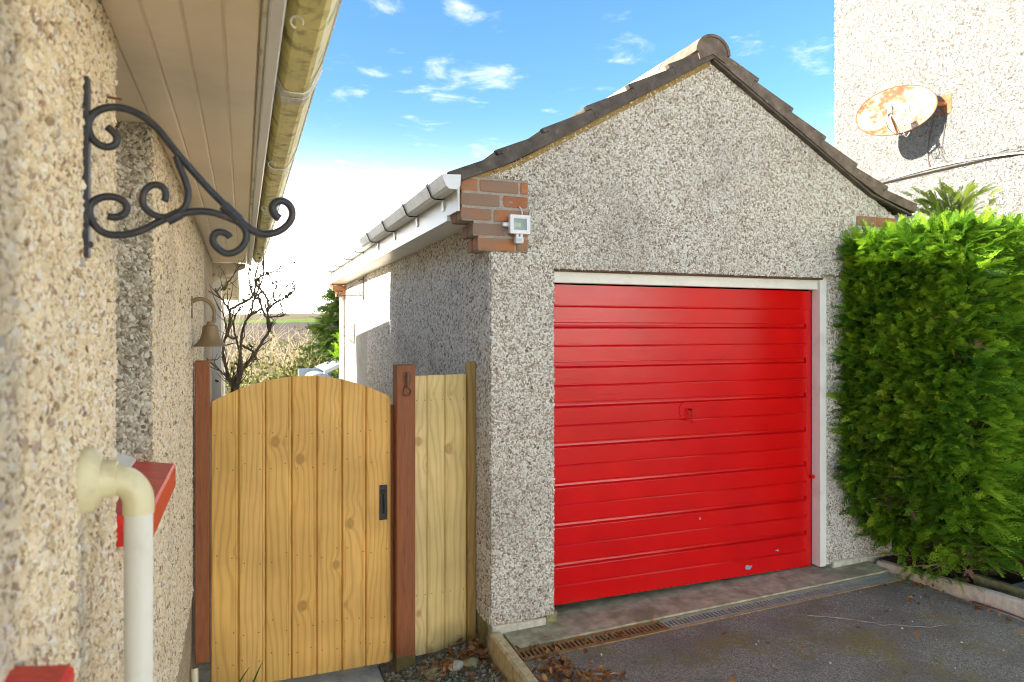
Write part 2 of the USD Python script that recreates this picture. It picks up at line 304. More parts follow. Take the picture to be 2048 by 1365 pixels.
plain('gutter_lip', (0.78, 0.74, 0.62), 0.4, 0.05, 6, dirt=(0.30, 0.28, 0.12), dirtamt=0.6, dscale=16)
plain('grey_gutter', (0.80, 0.80, 0.76), 0.35, 0.05, 5, dirt=(0.30, 0.31, 0.16), dirtamt=0.5, dscale=6)
plain('fascia_mould', (0.74, 0.69, 0.55), 0.4, 0.06, 6, dirt=(0.15, 0.14, 0.05), dirtamt=0.75, dscale=7, dlo=0.5, dhi=0.64, stretch=(1, 0.35, 1))
plain('rubber', (0.02, 0.02, 0.02), 0.6)
plain('iron', (0.028, 0.030, 0.034), 0.42, 0.3, 60, 0.35, 160, dirt=(0.12, 0.055, 0.03), dirtamt=0.55, dscale=30, dlo=0.55, dhi=0.7)
plain('thin_iron', (0.05, 0.042, 0.035), 0.6, 0.3, 60, dirt=(0.14, 0.06, 0.03), dirtamt=0.7, dscale=30)
plain('bell_bronze', (0.27, 0.185, 0.09), 0.5, 0.12, 20, 0.2, 90, metal=0.15)
plain('rust_iron', (0.20, 0.09, 0.045), 0.7, 0.35, 60, 0.5, 140)
plain('pipe_cream', (0.71, 0.65, 0.40), 0.38, 0.05, 10, dirt=(0.42, 0.36, 0.18), dirtamt=0.35, dscale=18)
plain('pipe_white', (0.74, 0.72, 0.63), 0.4, 0.03, 10, dirt=(0.5, 0.46, 0.34), dirtamt=0.3, dscale=14)
plain('sill_red', (0.62, 0.018, 0.012), 0.35, 0.12, 20, 0.4, 70, dirt=(0.22, 0.02, 0.015), dirtamt=0.6, dscale=25)
plain('concrete', (0.36, 0.34, 0.29), 0.9, 0.2, 22, 0.6, 160, dirt=(0.14, 0.13, 0.09), dirtamt=0.7, dscale=5)
plain('apron_concrete', (0.50, 0.455, 0.28), 0.9, 0.3, 14, 0.9, 180, dirt=(0.25, 0.22, 0.11), dirtamt=0.8, dscale=4.5, dlo=0.42, dhi=0.66)
plain('footing', (0.64, 0.59, 0.46), 0.9, 0.2, 30, 0.7, 140, dirt=(0.20, 0.18, 0.08), dirtamt=0.6, dscale=9)
plain('footing_moss', (0.28, 0.26, 0.12), 0.95, 0.35, 30, 0.7, 140, dirt=(0.10, 0.12, 0.03), dirtamt=0.7, dscale=9)
plain('kerb_left', (0.66, 0.55, 0.29), 0.9, 0.2, 25, 0.8, 190, dirt=(0.22, 0.18, 0.07), dirtamt=0.6, dscale=10)
plain('kerb_right', (0.74, 0.62, 0.45), 0.9, 0.16, 25, 0.7, 190, dirt=(0.25, 0.23, 0.15), dirtamt=0.55, dscale=9)
plain('path', (0.58, 0.54, 0.42), 0.9, 0.2, 12, 0.6, 160, dirt=(0.15, 0.17, 0.10), dirtamt=0.6, dscale=5)
plain('soil', (0.075, 0.05, 0.032), 1.0, 0.5, 40, 1.0, 90)
plain('gravel_soil', (0.20, 0.165, 0.10), 1.0, 0.5, 40, 1.0, 90, dirt=(0.07, 0.11, 0.02), dirtamt=0.8, dscale=6)
plain('post_brown', (0.29, 0.092, 0.027), 0.62, 0.16, 8, 0.5, 50, dirt=(0.13, 0.035, 0.015), dirtamt=0.5, dscale=6, stretch=(8, 8, 0.7))
plain('moss_post', (0.15, 0.11, 0.035), 0.9, 0.3, 20, 0.5, 90)
plain('latch_black', (0.012, 0.012, 0.013), 0.4, 0.2, 30)
plain('door_white', (0.84, 0.80, 0.69), 0.45, 0.04, 8, 0.2, 60, dirt=(0.55, 0.45, 0.28), dirtamt=0.35, dscale=5)
plain('timber_dark', (0.10, 0.055, 0.03), 0.8, 0.3, 30)
plain('paint_chip', (0.30, 0.32, 0.36), 0.7, 0.2, 80)
plain('grate_metal', (0.40, 0.44, 0.32), 0.65, 0.15, 20, dirt=(0.30, 0.20, 0.08), dirtamt=0.7, dscale=4)
plain('grate_rust', (0.33, 0.19, 0.07), 0.8, 0.3, 30, 0.4, 120, dirt=(0.26, 0.30, 0.16), dirtamt=0.6, dscale=8)
plain('dark_void', (0.012, 0.013, 0.010), 1.0)
plain('tile_brown', (0.17, 0.125, 0.09), 0.85, 0.4, 14, 0.8, 90, dirt=(0.40, 0.35, 0.22), dirtamt=0.7, dscale=19, dlo=0.58, dhi=0.7)
plain('tile_dark', (0.10, 0.078, 0.060), 0.8, 0.45, 12, 0.8, 90, dirt=(0.26, 0.23, 0.14), dirtamt=0.6, dscale=18, dlo=0.6, dhi=0.72)  # darker tile: shade of the left verge put into the colour
plain('tile_top', (0.42, 0.31, 0.22), 0.9, 0.25, 16, 0.7, 90, dirt=(0.45, 0.42, 0.26), dirtamt=0.5, dscale=9)
plain('house_tile', (0.16, 0.11, 0.085), 0.85, 0.25, 8)
plain('lamp_white', (0.80, 0.79, 0.75), 0.35, 0.03, 8)
plain('lamp_reflector', (0.62, 0.62, 0.58), 0.25, 0.04, 8, metal=0.6)
plain('led_yellow', (0.62, 0.56, 0.30), 0.4, 0.04, 8)
plain('sensor_grey', (0.50, 0.54, 0.58), 0.3, 0.04, 8)
plain('cable_white', (0.70, 0.68, 0.62), 0.5, 0.05, 20)
plain('cable_dark', (0.09, 0.07, 0.055), 0.6, 0.2, 20)
plain('dish_grey', (0.30, 0.29, 0.25), 0.6, 0.1, 20)
plain('dish_rust', (0.30, 0.11, 0.04), 0.8, 0.35, 40, 0.4, 150)
plain('bin_brown', (0.10, 0.045, 0.03), 0.5, 0.1, 10)
plain('wheel_black', (0.020, 0.021, 0.024), 0.6, 0.15, 20)
plain('stone_edge', (0.36, 0.31, 0.15), 0.9, 0.3, 25, 0.8, 90, dirt=(0.16, 0.17, 0.05), dirtamt=0.7, dscale=8)
plain('bark', (0.16, 0.12, 0.07), 0.9, 0.35, 30, 0.6, 60)
plain('twig_tan', (0.46, 0.36, 0.19), 0.9, 0.25, 10)
plain('twig_grey', (0.38, 0.31, 0.21), 0.9, 0.25, 10)
plain('dead_twig', (0.36, 0.27, 0.19), 0.9, 0.3, 30)
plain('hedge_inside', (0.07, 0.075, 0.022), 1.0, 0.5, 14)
plain('metal_grey', (0.35, 0.40, 0.45), 0.4, 0.1, 6, metal=0.3)

# satellite dish face: cream enamel with blooms of rust
mat('dish_face', {"g": ("geometry", {}), "n": ("noise_texture", {"scale": 9.0, "detail": 6.0, "roughness": 0.6}), "n2": ("noise_texture", {"scale": 34.0, "detail": 4.0, "roughness": 0.7}),
    "a": ("math", {"math_type": "multiply_add", "value2": 0.35}),
    "r": ("rgb_ramp", {"ramp": [(0.0, (0.40, 0.37, 0.29)), (0.63, (0.40, 0.35, 0.25)), (0.68, (0.34, 0.24, 0.125)), (0.73, (0.25, 0.115, 0.05)), (0.86, (0.19, 0.075, 0.032))]}),
    "p": ("principled_bsdf", {"roughness": 0.5})},
    [("g.position", "n.vector"), ("g.position", "n2.vector"), ("n2.fac", "a.value1"), ("n.fac", "a.value3"), ("a.value", "r.fac"), ("r.color", "p.base_color")])

# brick with variation per brick
mat('brick', {"g": ("geometry", {}), "o": ("object_info", {}), "n": ("noise_texture", {"scale": 26.0, "detail": 6.0, "roughness": 0.65}), "n2": ("noise_texture", {"scale": 120.0, "detail": 3.0}),
    "r": ("rgb_ramp", {"ramp": [(0.0, (0.40, 0.125, 0.04)), (0.35, (0.50, 0.185, 0.06)), (0.65, (0.38, 0.175, 0.09)), (1.0, (0.30, 0.18, 0.115))]}),
    "mr": ("map_range", {"range_type": "smoothstep", "from_min": 0.42, "from_max": 0.64, "to_max": 0.75, "clamp": True}),
    "mx": ("mix_color", {"b": (0.26, 0.19, 0.13)}), "b": ("bump", {"strength": 0.7, "distance": 0.004}), "p": ("principled_bsdf", {"roughness": 0.85})},
    [("o.random", "r.fac"), ("g.position", "n.vector"), ("g.position", "n2.vector"), ("n.fac", "mr.value"), ("mr.result", "mx.fac"), ("r.color", "mx.a"), ("mx.result", "p.base_color"), ("n2.fac", "b.height"), ("b.normal", "p.normal")])

# red gloss paint, brush marks along the boards
mat('red_paint', {"g": ("geometry", {}), "mp": ("mapping", {"scale": (1.2, 1, 60.0)}), "n": ("noise_texture", {"scale": 6.0, "detail": 4.0, "roughness": 0.55}),
    "n3": ("noise_texture", {"scale": 2.2, "detail": 5.0}), "r": ("rgb_ramp", {"ramp": [(0.30, (0.58, 0.004, 0.005)), (0.72, (0.70, 0.006, 0.006))]}),
    "n4": ("noise_texture", {"scale": 14.0, "detail": 3.0}), "ad": ("math", {"math_type": "multiply_add", "value2": 0.6}),
    "b": ("bump", {"strength": 0.10, "distance": 0.004}), "p": ("principled_bsdf", {"roughness": 0.16, "specular_ior_level": 0.4})},
    [("g.position", "mp.vector"), ("mp.vector", "n.vector"), ("g.position", "n3.vector"), ("g.position", "n4.vector"), ("n3.fac", "r.fac"), ("r.color", "p.base_color"),
     ("n4.fac", "ad.value1"), ("n.fac", "ad.value3"), ("ad.value", "b.height"), ("b.normal", "p.normal")])

def wood(name, light, dark, knot, tint, rings=30.0):
    """planed softwood: growth-ring lines running up the board (z), bent round knots; differs per board"""
    mat(name, {"g": ("geometry", {}), "o": ("object_info", {}), "s": ("separate_xyz", {}),
        "ro": ("math", {"math_type": "multiply", "value2": 61.0}),
        "kx": ("math", {"math_type": "multiply", "value2": 5.0}), "kz": ("math", {"math_type": "multiply", "value2": 4.0}),
        "kv": ("combine_xyz", {}), "vo": ("voronoi_texture", {"scale": 1.0, "feature": "f1"}),
        "nv": ("combine_xyz", {}), "nx": ("math", {"math_type": "multiply", "value2": 3.2}), "nz": ("math", {"math_type": "multiply", "value2": 0.6}),
        "no": ("noise_texture", {"scale": 1.0, "detail": 3.0, "roughness": 0.5}),
        "gx": ("math", {"math_type": "multiply", "value2": rings}),
        "g1": ("math", {"math_type": "multiply_add", "value2": 7.0}),
        "ke": ("math", {"math_type": "multiply", "value2": -7.0}), "kx2": ("math", {"math_type": "exponent"}),
        "g2": ("math", {"math_type": "multiply_add", "value2": 2.0}),
        "si": ("math", {"math_type": "multiply", "value2": 6.283}), "sn": ("math", {"math_type": "sine"}),
        "mr": ("map_range", {"from_min": -1.0, "from_max": 1.0, "to_min": 0.0, "to_max": 1.0}),
        "pw": ("math", {"math_type": "power", "value2": 2.6}),
        "fv": ("mapping", {"scale": (160.0, 160.0, 3.0)}), "fn": ("noise_texture", {"scale": 1.0, "detail": 3.0}),
        "m1": ("mix_color", {"a": light, "b": dark}), "pw2": ("math", {"math_type": "multiply", "value2": 0.7}),
        "kr": ("map_range", {"range_type": "smoothstep", "from_min": 0.09, "from_max": 0.17, "to_min": 0.6, "to_max": 0.0, "clamp": True}),
        "m2": ("mix_color", {"b": knot}),
        "m3": ("mix_color", {"blend_type": "multiply", "fac": 1.0}),
        "fr": ("map_range", {"to_min": 0.80, "to_max": 1.18}), "frc": ("combine_color", {}),
        "tr": ("rgb_ramp", {"ramp": [(0, (1, 1, 1)), (0.3, tint), (0.6, (1.0, 0.98, 0.88)), (0.8, (0.90, 0.86, 0.74)), (1, (0.90, 0.93, 0.82))]}),
        "bn": ("noise_texture", {"scale": 2.4, "detail": 4.0}),
        "br": ("map_range", {"from_min": 0.3, "from_max": 0.7, "to_min": 0.82, "to_max": 1.12}), "brc": ("combine_color", {}),
        "m5": ("mix_color", {"blend_type": "multiply", "fac": 1.0}),
        "m4": ("mix_color", {"blend_type": "multiply", "fac": 1.0}),
        "b": ("bump", {"strength": 0.25, "distance": 0.002}),
        "p": ("principled_bsdf", {"roughness": 0.55, "specular_ior_level": 0.35})},
        [("g.position", "s.vector"), ("o.random", "ro.value1"), ("s.x", "kx.value1"), ("s.z", "kz.value1"),
         ("kx.value", "kv.x"), ("ro.value", "kv.y"), ("kz.value", "kv.z"), ("kv.vector", "vo.vector"),
         ("s.x", "nx.value1"), ("s.z", "nz.value1"), ("nx.value", "nv.x"), ("ro.value", "nv.y"), ("nz.value", "nv.z"), ("nv.vector", "no.vector"),
         ("s.x", "gx.value1"), ("no.fac", "g1.value1"), ("gx.value", "g1.value3"),
         ("vo.distance", "ke.value1"), ("ke.value", "kx2.value1"), ("kx2.value", "g2.value1"), ("g1.value", "g2.value3"),
         ("g2.value", "si.value1"), ("si.value", "sn.value1"), ("sn.value", "mr.value"), ("mr.result", "pw.value1"), ("pw.value", "pw2.value1"),
         ("pw2.value", "m1.fac"), ("vo.distance", "kr.value"), ("kr.result", "m2.fac"), ("m1.result", "m2.a"),
         ("g.position", "fv.vector"), ("fv.vector", "fn.vector"), ("fn.fac", "fr.value"), ("fr.result", "frc.r"), ("fr.result", "frc.g"), ("fr.result", "frc.b"),
         ("m2.result", "m3.a"), ("frc.color", "m3.b"), ("o.random", "tr.fac"), ("m3.result", "m4.a"), ("tr.color", "m4.b"),
         ("g.position", "bn.vector"), ("bn.fac", "br.value"), ("br.result", "brc.r"), ("br.result", "brc.g"), ("br.result", "brc.b"),
         ("m4.result", "m5.a"), ("brc.color", "m5.b"),
         ("m5.result", "p.base_color"), ("fn.fac", "b.height"), ("b.normal", "p.normal")])
wood('gate_wood', (0.79, 0.49, 0.15), (0.62, 0.345, 0.085), (0.38, 0.20, 0.05), (1.0, 0.91, 0.76))
wood('fence_wood', (0.78, 0.58, 0.25), (0.64, 0.44, 0.16), (0.42, 0.20, 0.07), (0.98, 0.97, 0.88), rings=22)
wood('stake_wood', (0.44, 0.29, 0.10), (0.32, 0.19, 0.06), (0.28, 0.14, 0.05), (1, 1, 0.95))

# asphalt: bound chippings with moss, litter dust
mat('asphalt', {"g": ("geometry", {}), "v": ("voronoi_texture", {"scale": 170.0}), "sc": ("separate_color", {}),
    "r": ("rgb_ramp", {"ramp": [(0, (0.17, 0.16, 0.11)), (0.5, (0.33, 0.312, 0.225)), (0.85, (0.43, 0.405, 0.30)), (0.95, (0.47, 0.45, 0.35)), (0.99, (0.56, 0.53, 0.42))]}),
    "n": ("noise_texture", {"scale": 1.7, "detail": 8.0, "roughness": 0.68}), "mm": ("map_range", {"range_type": "smoothstep", "from_min": 0.50, "from_max": 0.64, "to_max": 0.9, "clamp": True}),
    "n2": ("noise_texture", {"scale": 45.0, "detail": 4.0}), "mt": ("math", {"math_type": "multiply"}), "m2r": ("map_range", {"range_type": "smoothstep", "from_min": 0.38, "from_max": 0.6, "clamp": True}),
    "mx": ("mix_color", {"b": (0.30, 0.25, 0.045)}), "n3": ("noise_texture", {"scale": 2.8, "detail": 6.0}), "dr": ("map_range", {"range_type": "smoothstep", "from_min": 0.42, "from_max": 0.62, "to_max": 0.5, "clamp": True}),
    "mb": ("mix_color", {"b": (0.20, 0.17, 0.115)}),
    "b": ("bump", {"strength": 1.0, "distance": 0.006}), "p": ("principled_bsdf", {"roughness": 0.8, "specular_ior_level": 0.35})},
    [("g.position", "v.vector"), ("v.color", "sc.color"), ("sc.g", "r.fac"), ("g.position", "n.vector"), ("n.fac", "mm.value"), ("g.position", "n2.vector"), ("n2.fac", "m2r.value"),
     ("mm.result", "mt.value1"), ("m2r.result", "mt.value2"), ("g.position", "n3.vector"), ("n3.fac", "dr.value"), ("dr.result", "mb.fac"), ("r.color", "mb.a"), ("mb.result", "mx.a"), ("mt.value", "mx.fac"),
     ("mx.result", "p.base_color"), ("v.distance", "b.height"), ("b.normal", "p.normal")])

def leaf_mat(name, ramp, trans=0.3, nscale=2.2):
    mat(name, {"ri": ("math", {"math_type": "multiply_add", "value2": 0.5, "value3": -0.25}), "rs": ("math", {"math_type": "add"}), "g": ("geometry", {}), "o": ("object_info", {}), "n": ("noise_texture", {"scale": nscale, "detail": 3.0}), "mx": ("math", {"math_type": "multiply_add", "value2": 0.62}),
        "h": ("math", {"math_type": "multiply_add", "value2": 0.9, "value3": -0.28}),
        "r": ("rgb_ramp", {"ramp": ramp}), "p": ("principled_bsdf", {"roughness": 0.55, "specular_ior_level": 0.3}), "t": ("translucent_bsdf", {}), "m": ("mix_closure", {"fac": trans})},
        [("g.position", "n.vector"), ("n.fac", "h.value1"), ("o.random", "mx.value1"), ("h.value", "mx.value3"), ("g.random_per_island", "ri.value1"), ("ri.value", "rs.value1"), ("mx.value", "rs.value2"), ("rs.value", "r.fac"), ("r.color", "p.base_color"), ("r.color", "t.color"), ("p.BSDF", "m.closure1"), ("t.BSDF", "m.closure2")], surface="m.closure")
leaf_mat('cypress', [(0.0, (0.09, 0.22, 0.016)), (0.25, (0.26, 0.47, 0.03)), (0.55, (0.45, 0.64, 0.045)), (1.0, (0.72, 0.78, 0.12))], 0.5)
leaf_mat('cypress_pale', [(0.0, (0.18, 0.27, 0.03)), (1.0, (0.46, 0.50, 0.08))], 0.5)
leaf_mat('cypress_dead', [(0.0, (0.16, 0.07, 0.035)), (0.5, (0.27, 0.16, 0.09)), (1.0, (0.32, 0.22, 0.15))], 0.1)
leaf_mat('conifer', [(0.0, (0.05, 0.09, 0.015)), (0.5, (0.10, 0.15, 0.025)), (1.0, (0.22, 0.23, 0.035))], 0.25, 0.8)
leaf_mat('yellow_leaf', [(0.0, (0.10, 0.11, 0.02)), (0.5, (0.20, 0.19, 0.045)), (1.0, (0.30, 0.26, 0.09))], 0.35, 0.8)
leaf_mat('dead_leaf', [(0.0, (0.18, 0.08, 0.03)), (0.4, (0.44, 0.20, 0.06)), (0.75, (0.58, 0.29, 0.10)), (1.0, (0.62, 0.42, 0.22))], 0.15, 12)
leaf_mat('blade_green', [(0.0, (0.05, 0.14, 0.02)), (1.0, (0.09, 0.22, 0.03))], 0.3, 8)
leaf_mat('rose_leaf', [(0.0, (0.05, 0.09, 0.015)), (0.7, (0.12, 0.16, 0.03)), (1.0, (0.25, 0.04, 0.02))], 0.35, 6)
pebble_stone('gravel_stone', [(0.0, (0.10, 0.10, 0.06)), (0.3, (0.22, 0.22, 0.12)), (0.6, (0.36, 0.34, 0.24)), (0.9, (0.52, 0.50, 0.42)), (1.0, (0.3, 0.14, 0.06))], grime=(0.10, 0.14, 0.03), gamt=0.6, gscale=4)
mat('pane', {"f": ("fresnel", {"IOR": 1.5}), "t": ("transparent_bsdf", {"color": (0.85, 0.92, 0.9)}), "g": ("glossy_bsdf", {"roughness": 0.02}), "m": ("mix_closure", {})},
    [("f.fac", "m.fac"), ("t.BSDF", "m.closure1"), ("g.BSDF", "m.closure2")], surface="m.closure")
# far land: pasture, ploughed field and bare woods by place
mat('land', {"g": ("geometry", {}), "s": ("separate_xyz", {}), "n": ("noise_texture", {"scale": 0.02, "detail": 8.0, "roughness": 0.6}), "n2": ("noise_texture", {"scale": 0.6, "detail": 5.0}),
    "ny": ("math", {"math_type": "multiply_add", "value2": 60.0}), "mr": ("map_range", {"from_min": 0.0, "from_max": 900.0, "clamp": True}),
    "r": ("rgb_ramp", {"interpolate": True, "ramp": [(0.0, (0.17, 0.14, 0.07)), (0.30, (0.24, 0.19, 0.11)), (0.5, (0.22, 0.17, 0.11)), (0.62, (0.19, 0.145, 0.12)), (0.782, (0.17, 0.13, 0.115)), (0.787, (0.13, 0.12, 0.06)), (0.790, (0.19, 0.26, 0.06)), (0.815, (0.23, 0.29, 0.08)), (0.818, (0.13, 0.11, 0.07)), (0.823, (0.26, 0.20, 0.12)), (1.0, (0.26, 0.21, 0.13))]}),
    "m": ("mix_color", {"blend_type": "multiply", "fac": 0.35}), "p": ("principled_bsdf", {"roughness": 1.0, "specular_ior_level": 0.1})},
    [("g.position", "s.vector"), ("g.position", "n.vector"), ("g.position", "n2.vector"), ("n.fac", "ny.value1"), ("s.y", "ny.value3"), ("ny.value", "mr.value"), ("mr.result", "r.fac"), ("r.color", "m.a"), ("n2.color", "m.b"), ("m.result", "p.base_color")])

# ------------------------------------------------------------------ ground and far hill
def terrain(x, y):
    """land height: level round the houses, falling away behind them to a valley, then the far hillside"""
    t1 = np.clip((y - 14) / 250.0, 0, 1); t1 = t1 * t1 * (3 - 2 * t1)
    t2 = np.clip((y - 330) / 480.0, 0, 1); t2 = t2 * t2 * (3 - 2 * t2)
    h = -0.40 - 40.0 * t1 + 58.5 * t2 + 2.2 * np.sin(x / 130.0 + 0.8) * t2 + 1.2 * np.sin(x / 47.0) * t2
    return h
xs = np.r_[-1500, -900, np.linspace(-600, 900, 90), 1300, 2000]
ys = np.r_[-1500, -500, -100, -20, np.linspace(0, 60, 31), np.linspace(70, 1000, 90), 1500, 2500]
X, Y = np.meshgrid(xs, ys, indexing='ij')
Z = terrain(X, Y)
i, j = np.meshgrid(np.arange(len(xs) - 1), np.arange(len(ys) - 1), indexing='ij'); n = len(ys)
q = np.stack([i * n + j, (i + 1) * n + j, (i + 1) * n + j + 1, i * n + j + 1], -1).reshape(-1, 4)
struct('ground', (np.c_[X.ravel(), Y.ravel(), Z.ravel()], q), 'land', smooth=True)

def drive_z(x): return -0.10 + 0.030 * (x - 1.5)
def sheet(pts, zf, thick):
    """a slab over the polygon pts with its top at zf(x, y)"""
    m = extr(Polygon(pts), -1, 0, 'z')
    v = m.vertices.copy(); top = v[:, 2] > -0.5
    zz = np.array([zf(a, b) for a, b in v[:, :2]])
    v[:, 2] = np.where(top, zz, zz - thick); m.vertices = v
    return m
struct('driveway', sheet([(1.455, -9), (4.41, -9), (4.41, 3.625), (1.455, 3.625)], lambda x, y: drive_z(x), 0.18), 'asphalt')
struct('driveway', sheet([(4.53, -9), (6.15, -9), (6.15, 1.2), (4.53, 1.2)], lambda x, y: drive_z(x), 0.18), 'asphalt')
struct('garage_apron', sheet([(1.47, 3.772), (4.40, 3.772), (4.40, 4.30), (1.47, 4.30)], lambda x, y: drive_z(x) + 0.02 + 0.03 * max(0, y - 3.78), 0.2), 'apron_concrete')
struct('path', sheet([(-0.255, -9), (0.78, -9), (0.78, 4.6), (0.60, 10.5), (-0.255, 10.5)], lambda x, y: -0.325, 0.1), 'path')
struct('forecourt', sheet([(-9, -14), (-0.27, -14), (-0.27, -0.7), (-9, -0.7)], lambda x, y: -0.33, 0.1), 'path')  # unseen pale ground added behind the camera to bounce sunlight
struct('yard', sheet([(0.79, 4.34), (1.36, 4.34), (1.36, 11.2), (0.61, 11.2)], lambda x, y: -0.335, 0.08), 'path')
struct('gravel_bed', sheet([(0.785, -9), (1.365, -9), (1.365, 4.33), (0.785, 4.33)], lambda x, y: -0.31 + 0.19 * (x - 0.785), 0.12), 'gravel_soil')
struct('hedge_bed', sheet([(4.535, 1.22), (6.15, 1.22), (6.15, 7.5), (4.80, 7.5), (4.80, 3.93), (4.48, 3.93)], lambda x, y: 0.035, 0.4), 'soil')
struct('bin_slab', bx(4.72, 5.95, 2.0, 3.12, 0.02, 0.085, 0.008), 'concrete')

# ------------------------------------------------------------------ stones dashed on walls
def stone_shapes(k, seed):
    r = np.random.default_rng(seed); out = []
    for _ in range(k):
        m = trimesh.creation.icosphere(1, 1.0)
        v = m.vertices * (1 + 0.22 * r.normal(size=(len(m.vertices), 1)))
        for _ in range(2):
            d = r.normal(size=3); d /= np.linalg.norm(d); h = v @ d; c = 0.62
            v = v - np.outer(np.maximum(0, h - c), d)
        m.vertices = v; out.append(m)
    return out
STONES = stone_shapes(6, 3)

def chip_quats(n, N):
    z = N + rng.normal(size=(n, 3)) * 0.30; z /= np.linalg.norm(z, axis=1, keepdims=True)
    a = rng.normal(size=(n, 3)); x = np.cross(a, z); x /= np.linalg.norm(x, axis=1, keepdims=True)
    return quats_from_mats(np.stack([x, np.cross(z, x), z], -1))
def dash(parent, origin, U, V, w, h, sp, material, keep=None, size=0.0056, name='pebble_dash', proud=0.0008):
    """pebbles pressed into the face origin + a U + b V"""
    U, V, O = map(lambda q: np.asarray(q, float), (U, V, origin)); N = np.cross(U, V)
    nu, nv = int(w / sp), int(h / (sp * 0.87))
    a, b = np.meshgrid(np.arange(nu), np.arange(nv), indexing='ij')
    a = (a + 0.5 + 0.5 * (b % 2)) * sp + rng.normal(size=a.shape) * sp * 0.24; b = (b + 0.5) * sp * 0.87 + rng.normal(size=b.shape) * sp * 0.24
    a, b = a.ravel(), b.ravel(); ok = (a > 0) & (a < w) & (b > 0) & (b < h)
    if keep is not None: ok &= keep(a, b)
    a, b = a[ok], b[ok]; n = len(a)
    pos = O + a[:, None] * U + b[:, None] * V + N * (proud + rng.normal(size=(n, 1)) * 0.0008)
    s = size * np.clip(rng.lognormal(0, 0.30, (n, 1)), .5, 1.8) * np.c_[rng.uniform(.85, 1.35, n), rng.uniform(.7, 1.1, n), rng.uniform(.40, .62, n)]
    return instancer(parent, name, STONES, [material], pos, chip_quats(n, N), s, smooth=32)

# ------------------------------------------------------------------ bungalow on the left
WX = -0.26
hs = thing('bungalow', 'cream pebbledashed bungalow with boarded eaves close on the left', 'house')
EZ = 2.385           # soffit height
YE = 7.05            # far gable
w1, w2 = (0.10, 0.90), (1.73, 2.40)
SZ = 1.335           # sill level
def wall_piece(y0, y1, z0, z1): return bx(WX - 0.28, WX, y0, y1, z0, z1)
ztop = EZ + 0.02
obj('wall', [wall_piece(-.6, w1[0], -0.45, ztop), wall_piece(w1[0], w1[1], -0.45, SZ - 0.03), wall_piece(w1[1], w2[0], -0.45, ztop), wall_piece(w2[0], w2[1], -0.45, SZ - 0.03), wall_piece(w2[1], YE, -0.45, ztop)], 'cream_render', hs)
gp = Polygon([(WX - 0.281, -0.45), (-7.2, -0.45), (-7.2, 2.4), (-3.6, 5.34), (WX - 0.281, 2.55)])
obj('gable_wall', extr(gp, YE - 0.28, YE, 'y'), 'cream_render', hs)
obj('gable_wall', extr(gp, -0.6, -0.32, 'y'), 'cream_render', hs)
obj('back_wall', bx(-7.2, -6.95, -0.319, YE - 0.281, -0.45, 2.4), 'cream_render', hs)
# roof
for sgn in (1, -1):
    pr = Polygon([(0.06, 2.47), (-3.6, 5.42), (-3.6, 5.50), (0.10, 2.52)])
    m = extr(pr, -0.68, YE + 0.03, 'y')
    if sgn < 0: m.vertices[:, 0] = -7.2 - m.vertices[:, 0]; m.invert()
    obj('roof_slope', m, 'house_tile', hs)
# soffit boards, each its own piece, with a rounded joint between
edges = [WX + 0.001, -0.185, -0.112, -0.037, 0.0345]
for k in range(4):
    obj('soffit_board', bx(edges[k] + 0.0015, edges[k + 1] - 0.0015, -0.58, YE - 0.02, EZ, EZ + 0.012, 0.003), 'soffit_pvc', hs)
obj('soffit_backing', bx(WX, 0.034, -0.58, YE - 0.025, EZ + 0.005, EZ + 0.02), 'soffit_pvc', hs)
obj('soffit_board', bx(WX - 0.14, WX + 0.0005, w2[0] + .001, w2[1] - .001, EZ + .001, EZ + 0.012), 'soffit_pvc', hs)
obj('soffit_trim', bx(0.0355, 0.047, -0.58, YE - 0.02, EZ - 0.012, EZ + 0.03, 0.003), 'fascia_mould', hs)
obj('fascia', bx(0.0475, 0.078, -0.58, YE, EZ - 0.016, EZ + 0.16, 0.004), 'white_pvc', hs)
# gutter
gx0, gz0 = 0.086, EZ + 0.012
gprof = LineString([(gx0, gz0 + 0.095), (gx0 + 0.004, gz0 + 0.035), (gx0 + 0.020, gz0 + 0.004), (gx0 + 0.030, gz0), (gx0 + 0.066, gz0), (gx0 + 0.078, gz0 + 0.008), (gx0 + 0.112, gz0 + 0.082)])
gut = obj('gutter', extr(gprof.buffer(0.0022, join_style=1), -0.62, YE + 0.02, 'y'), 'mossy_pvc', hs, smooth=25)
obj('gutter_lip', tube([(gx0 + 0.1135, -0.62, gz0 + 0.083), (gx0 + 0.1135, YE + 0.02, gz0 + 0.083)], 0.0055, 8), 'gutter_lip', gut)
for k, yb in enumerate((0.95, 2.02, 2.95, 3.98, 4.9, 5.9, 6.8)):
    wide = 0.10 if k == 1 else 0.045
    obj('gutter_bracket', extr(gprof.buffer(0.0075, join_style=1, cap_style=2).difference(gprof.buffer(0.0035, cap_style=2)), yb - wide / 2, yb + wide / 2, 'y'), 'gutter_lip', gut)
    if k == 1:
        obj('gutter_bracket', extr(gprof.buffer(0.0105, join_style=1, cap_style=2).difference(gprof.buffer(0.0078, cap_style=2)), yb - 0.012, yb + 0.012, 'y'), 'gutter_lip', gut)
for yb in (1.50, 2.82, 3.85):
    a = np.linspace(-0.5, 4.6, 22)
    obj('cable_hook', tube(np.c_[gx0 + 0.018 + 0.012 * np.cos(a), np.full(22, yb) + np.linspace(0, .004, 22), gz0 - 0.012 + 0.012 * np.sin(a)], 0.0024, 6), 'gutter_lip', gut)
# boxed end of the eaves at the far corner
obj('eaves_end', extr(Polygon([(WX + 0.0, EZ - 0.004), (0.03, EZ - 0.004), (0.02, EZ - 0.05), (-0.12, EZ - 0.11), (WX, EZ - 0.19)]), YE - 0.015, YE + 0.02, 'y'), 'fascia_mould', hs)
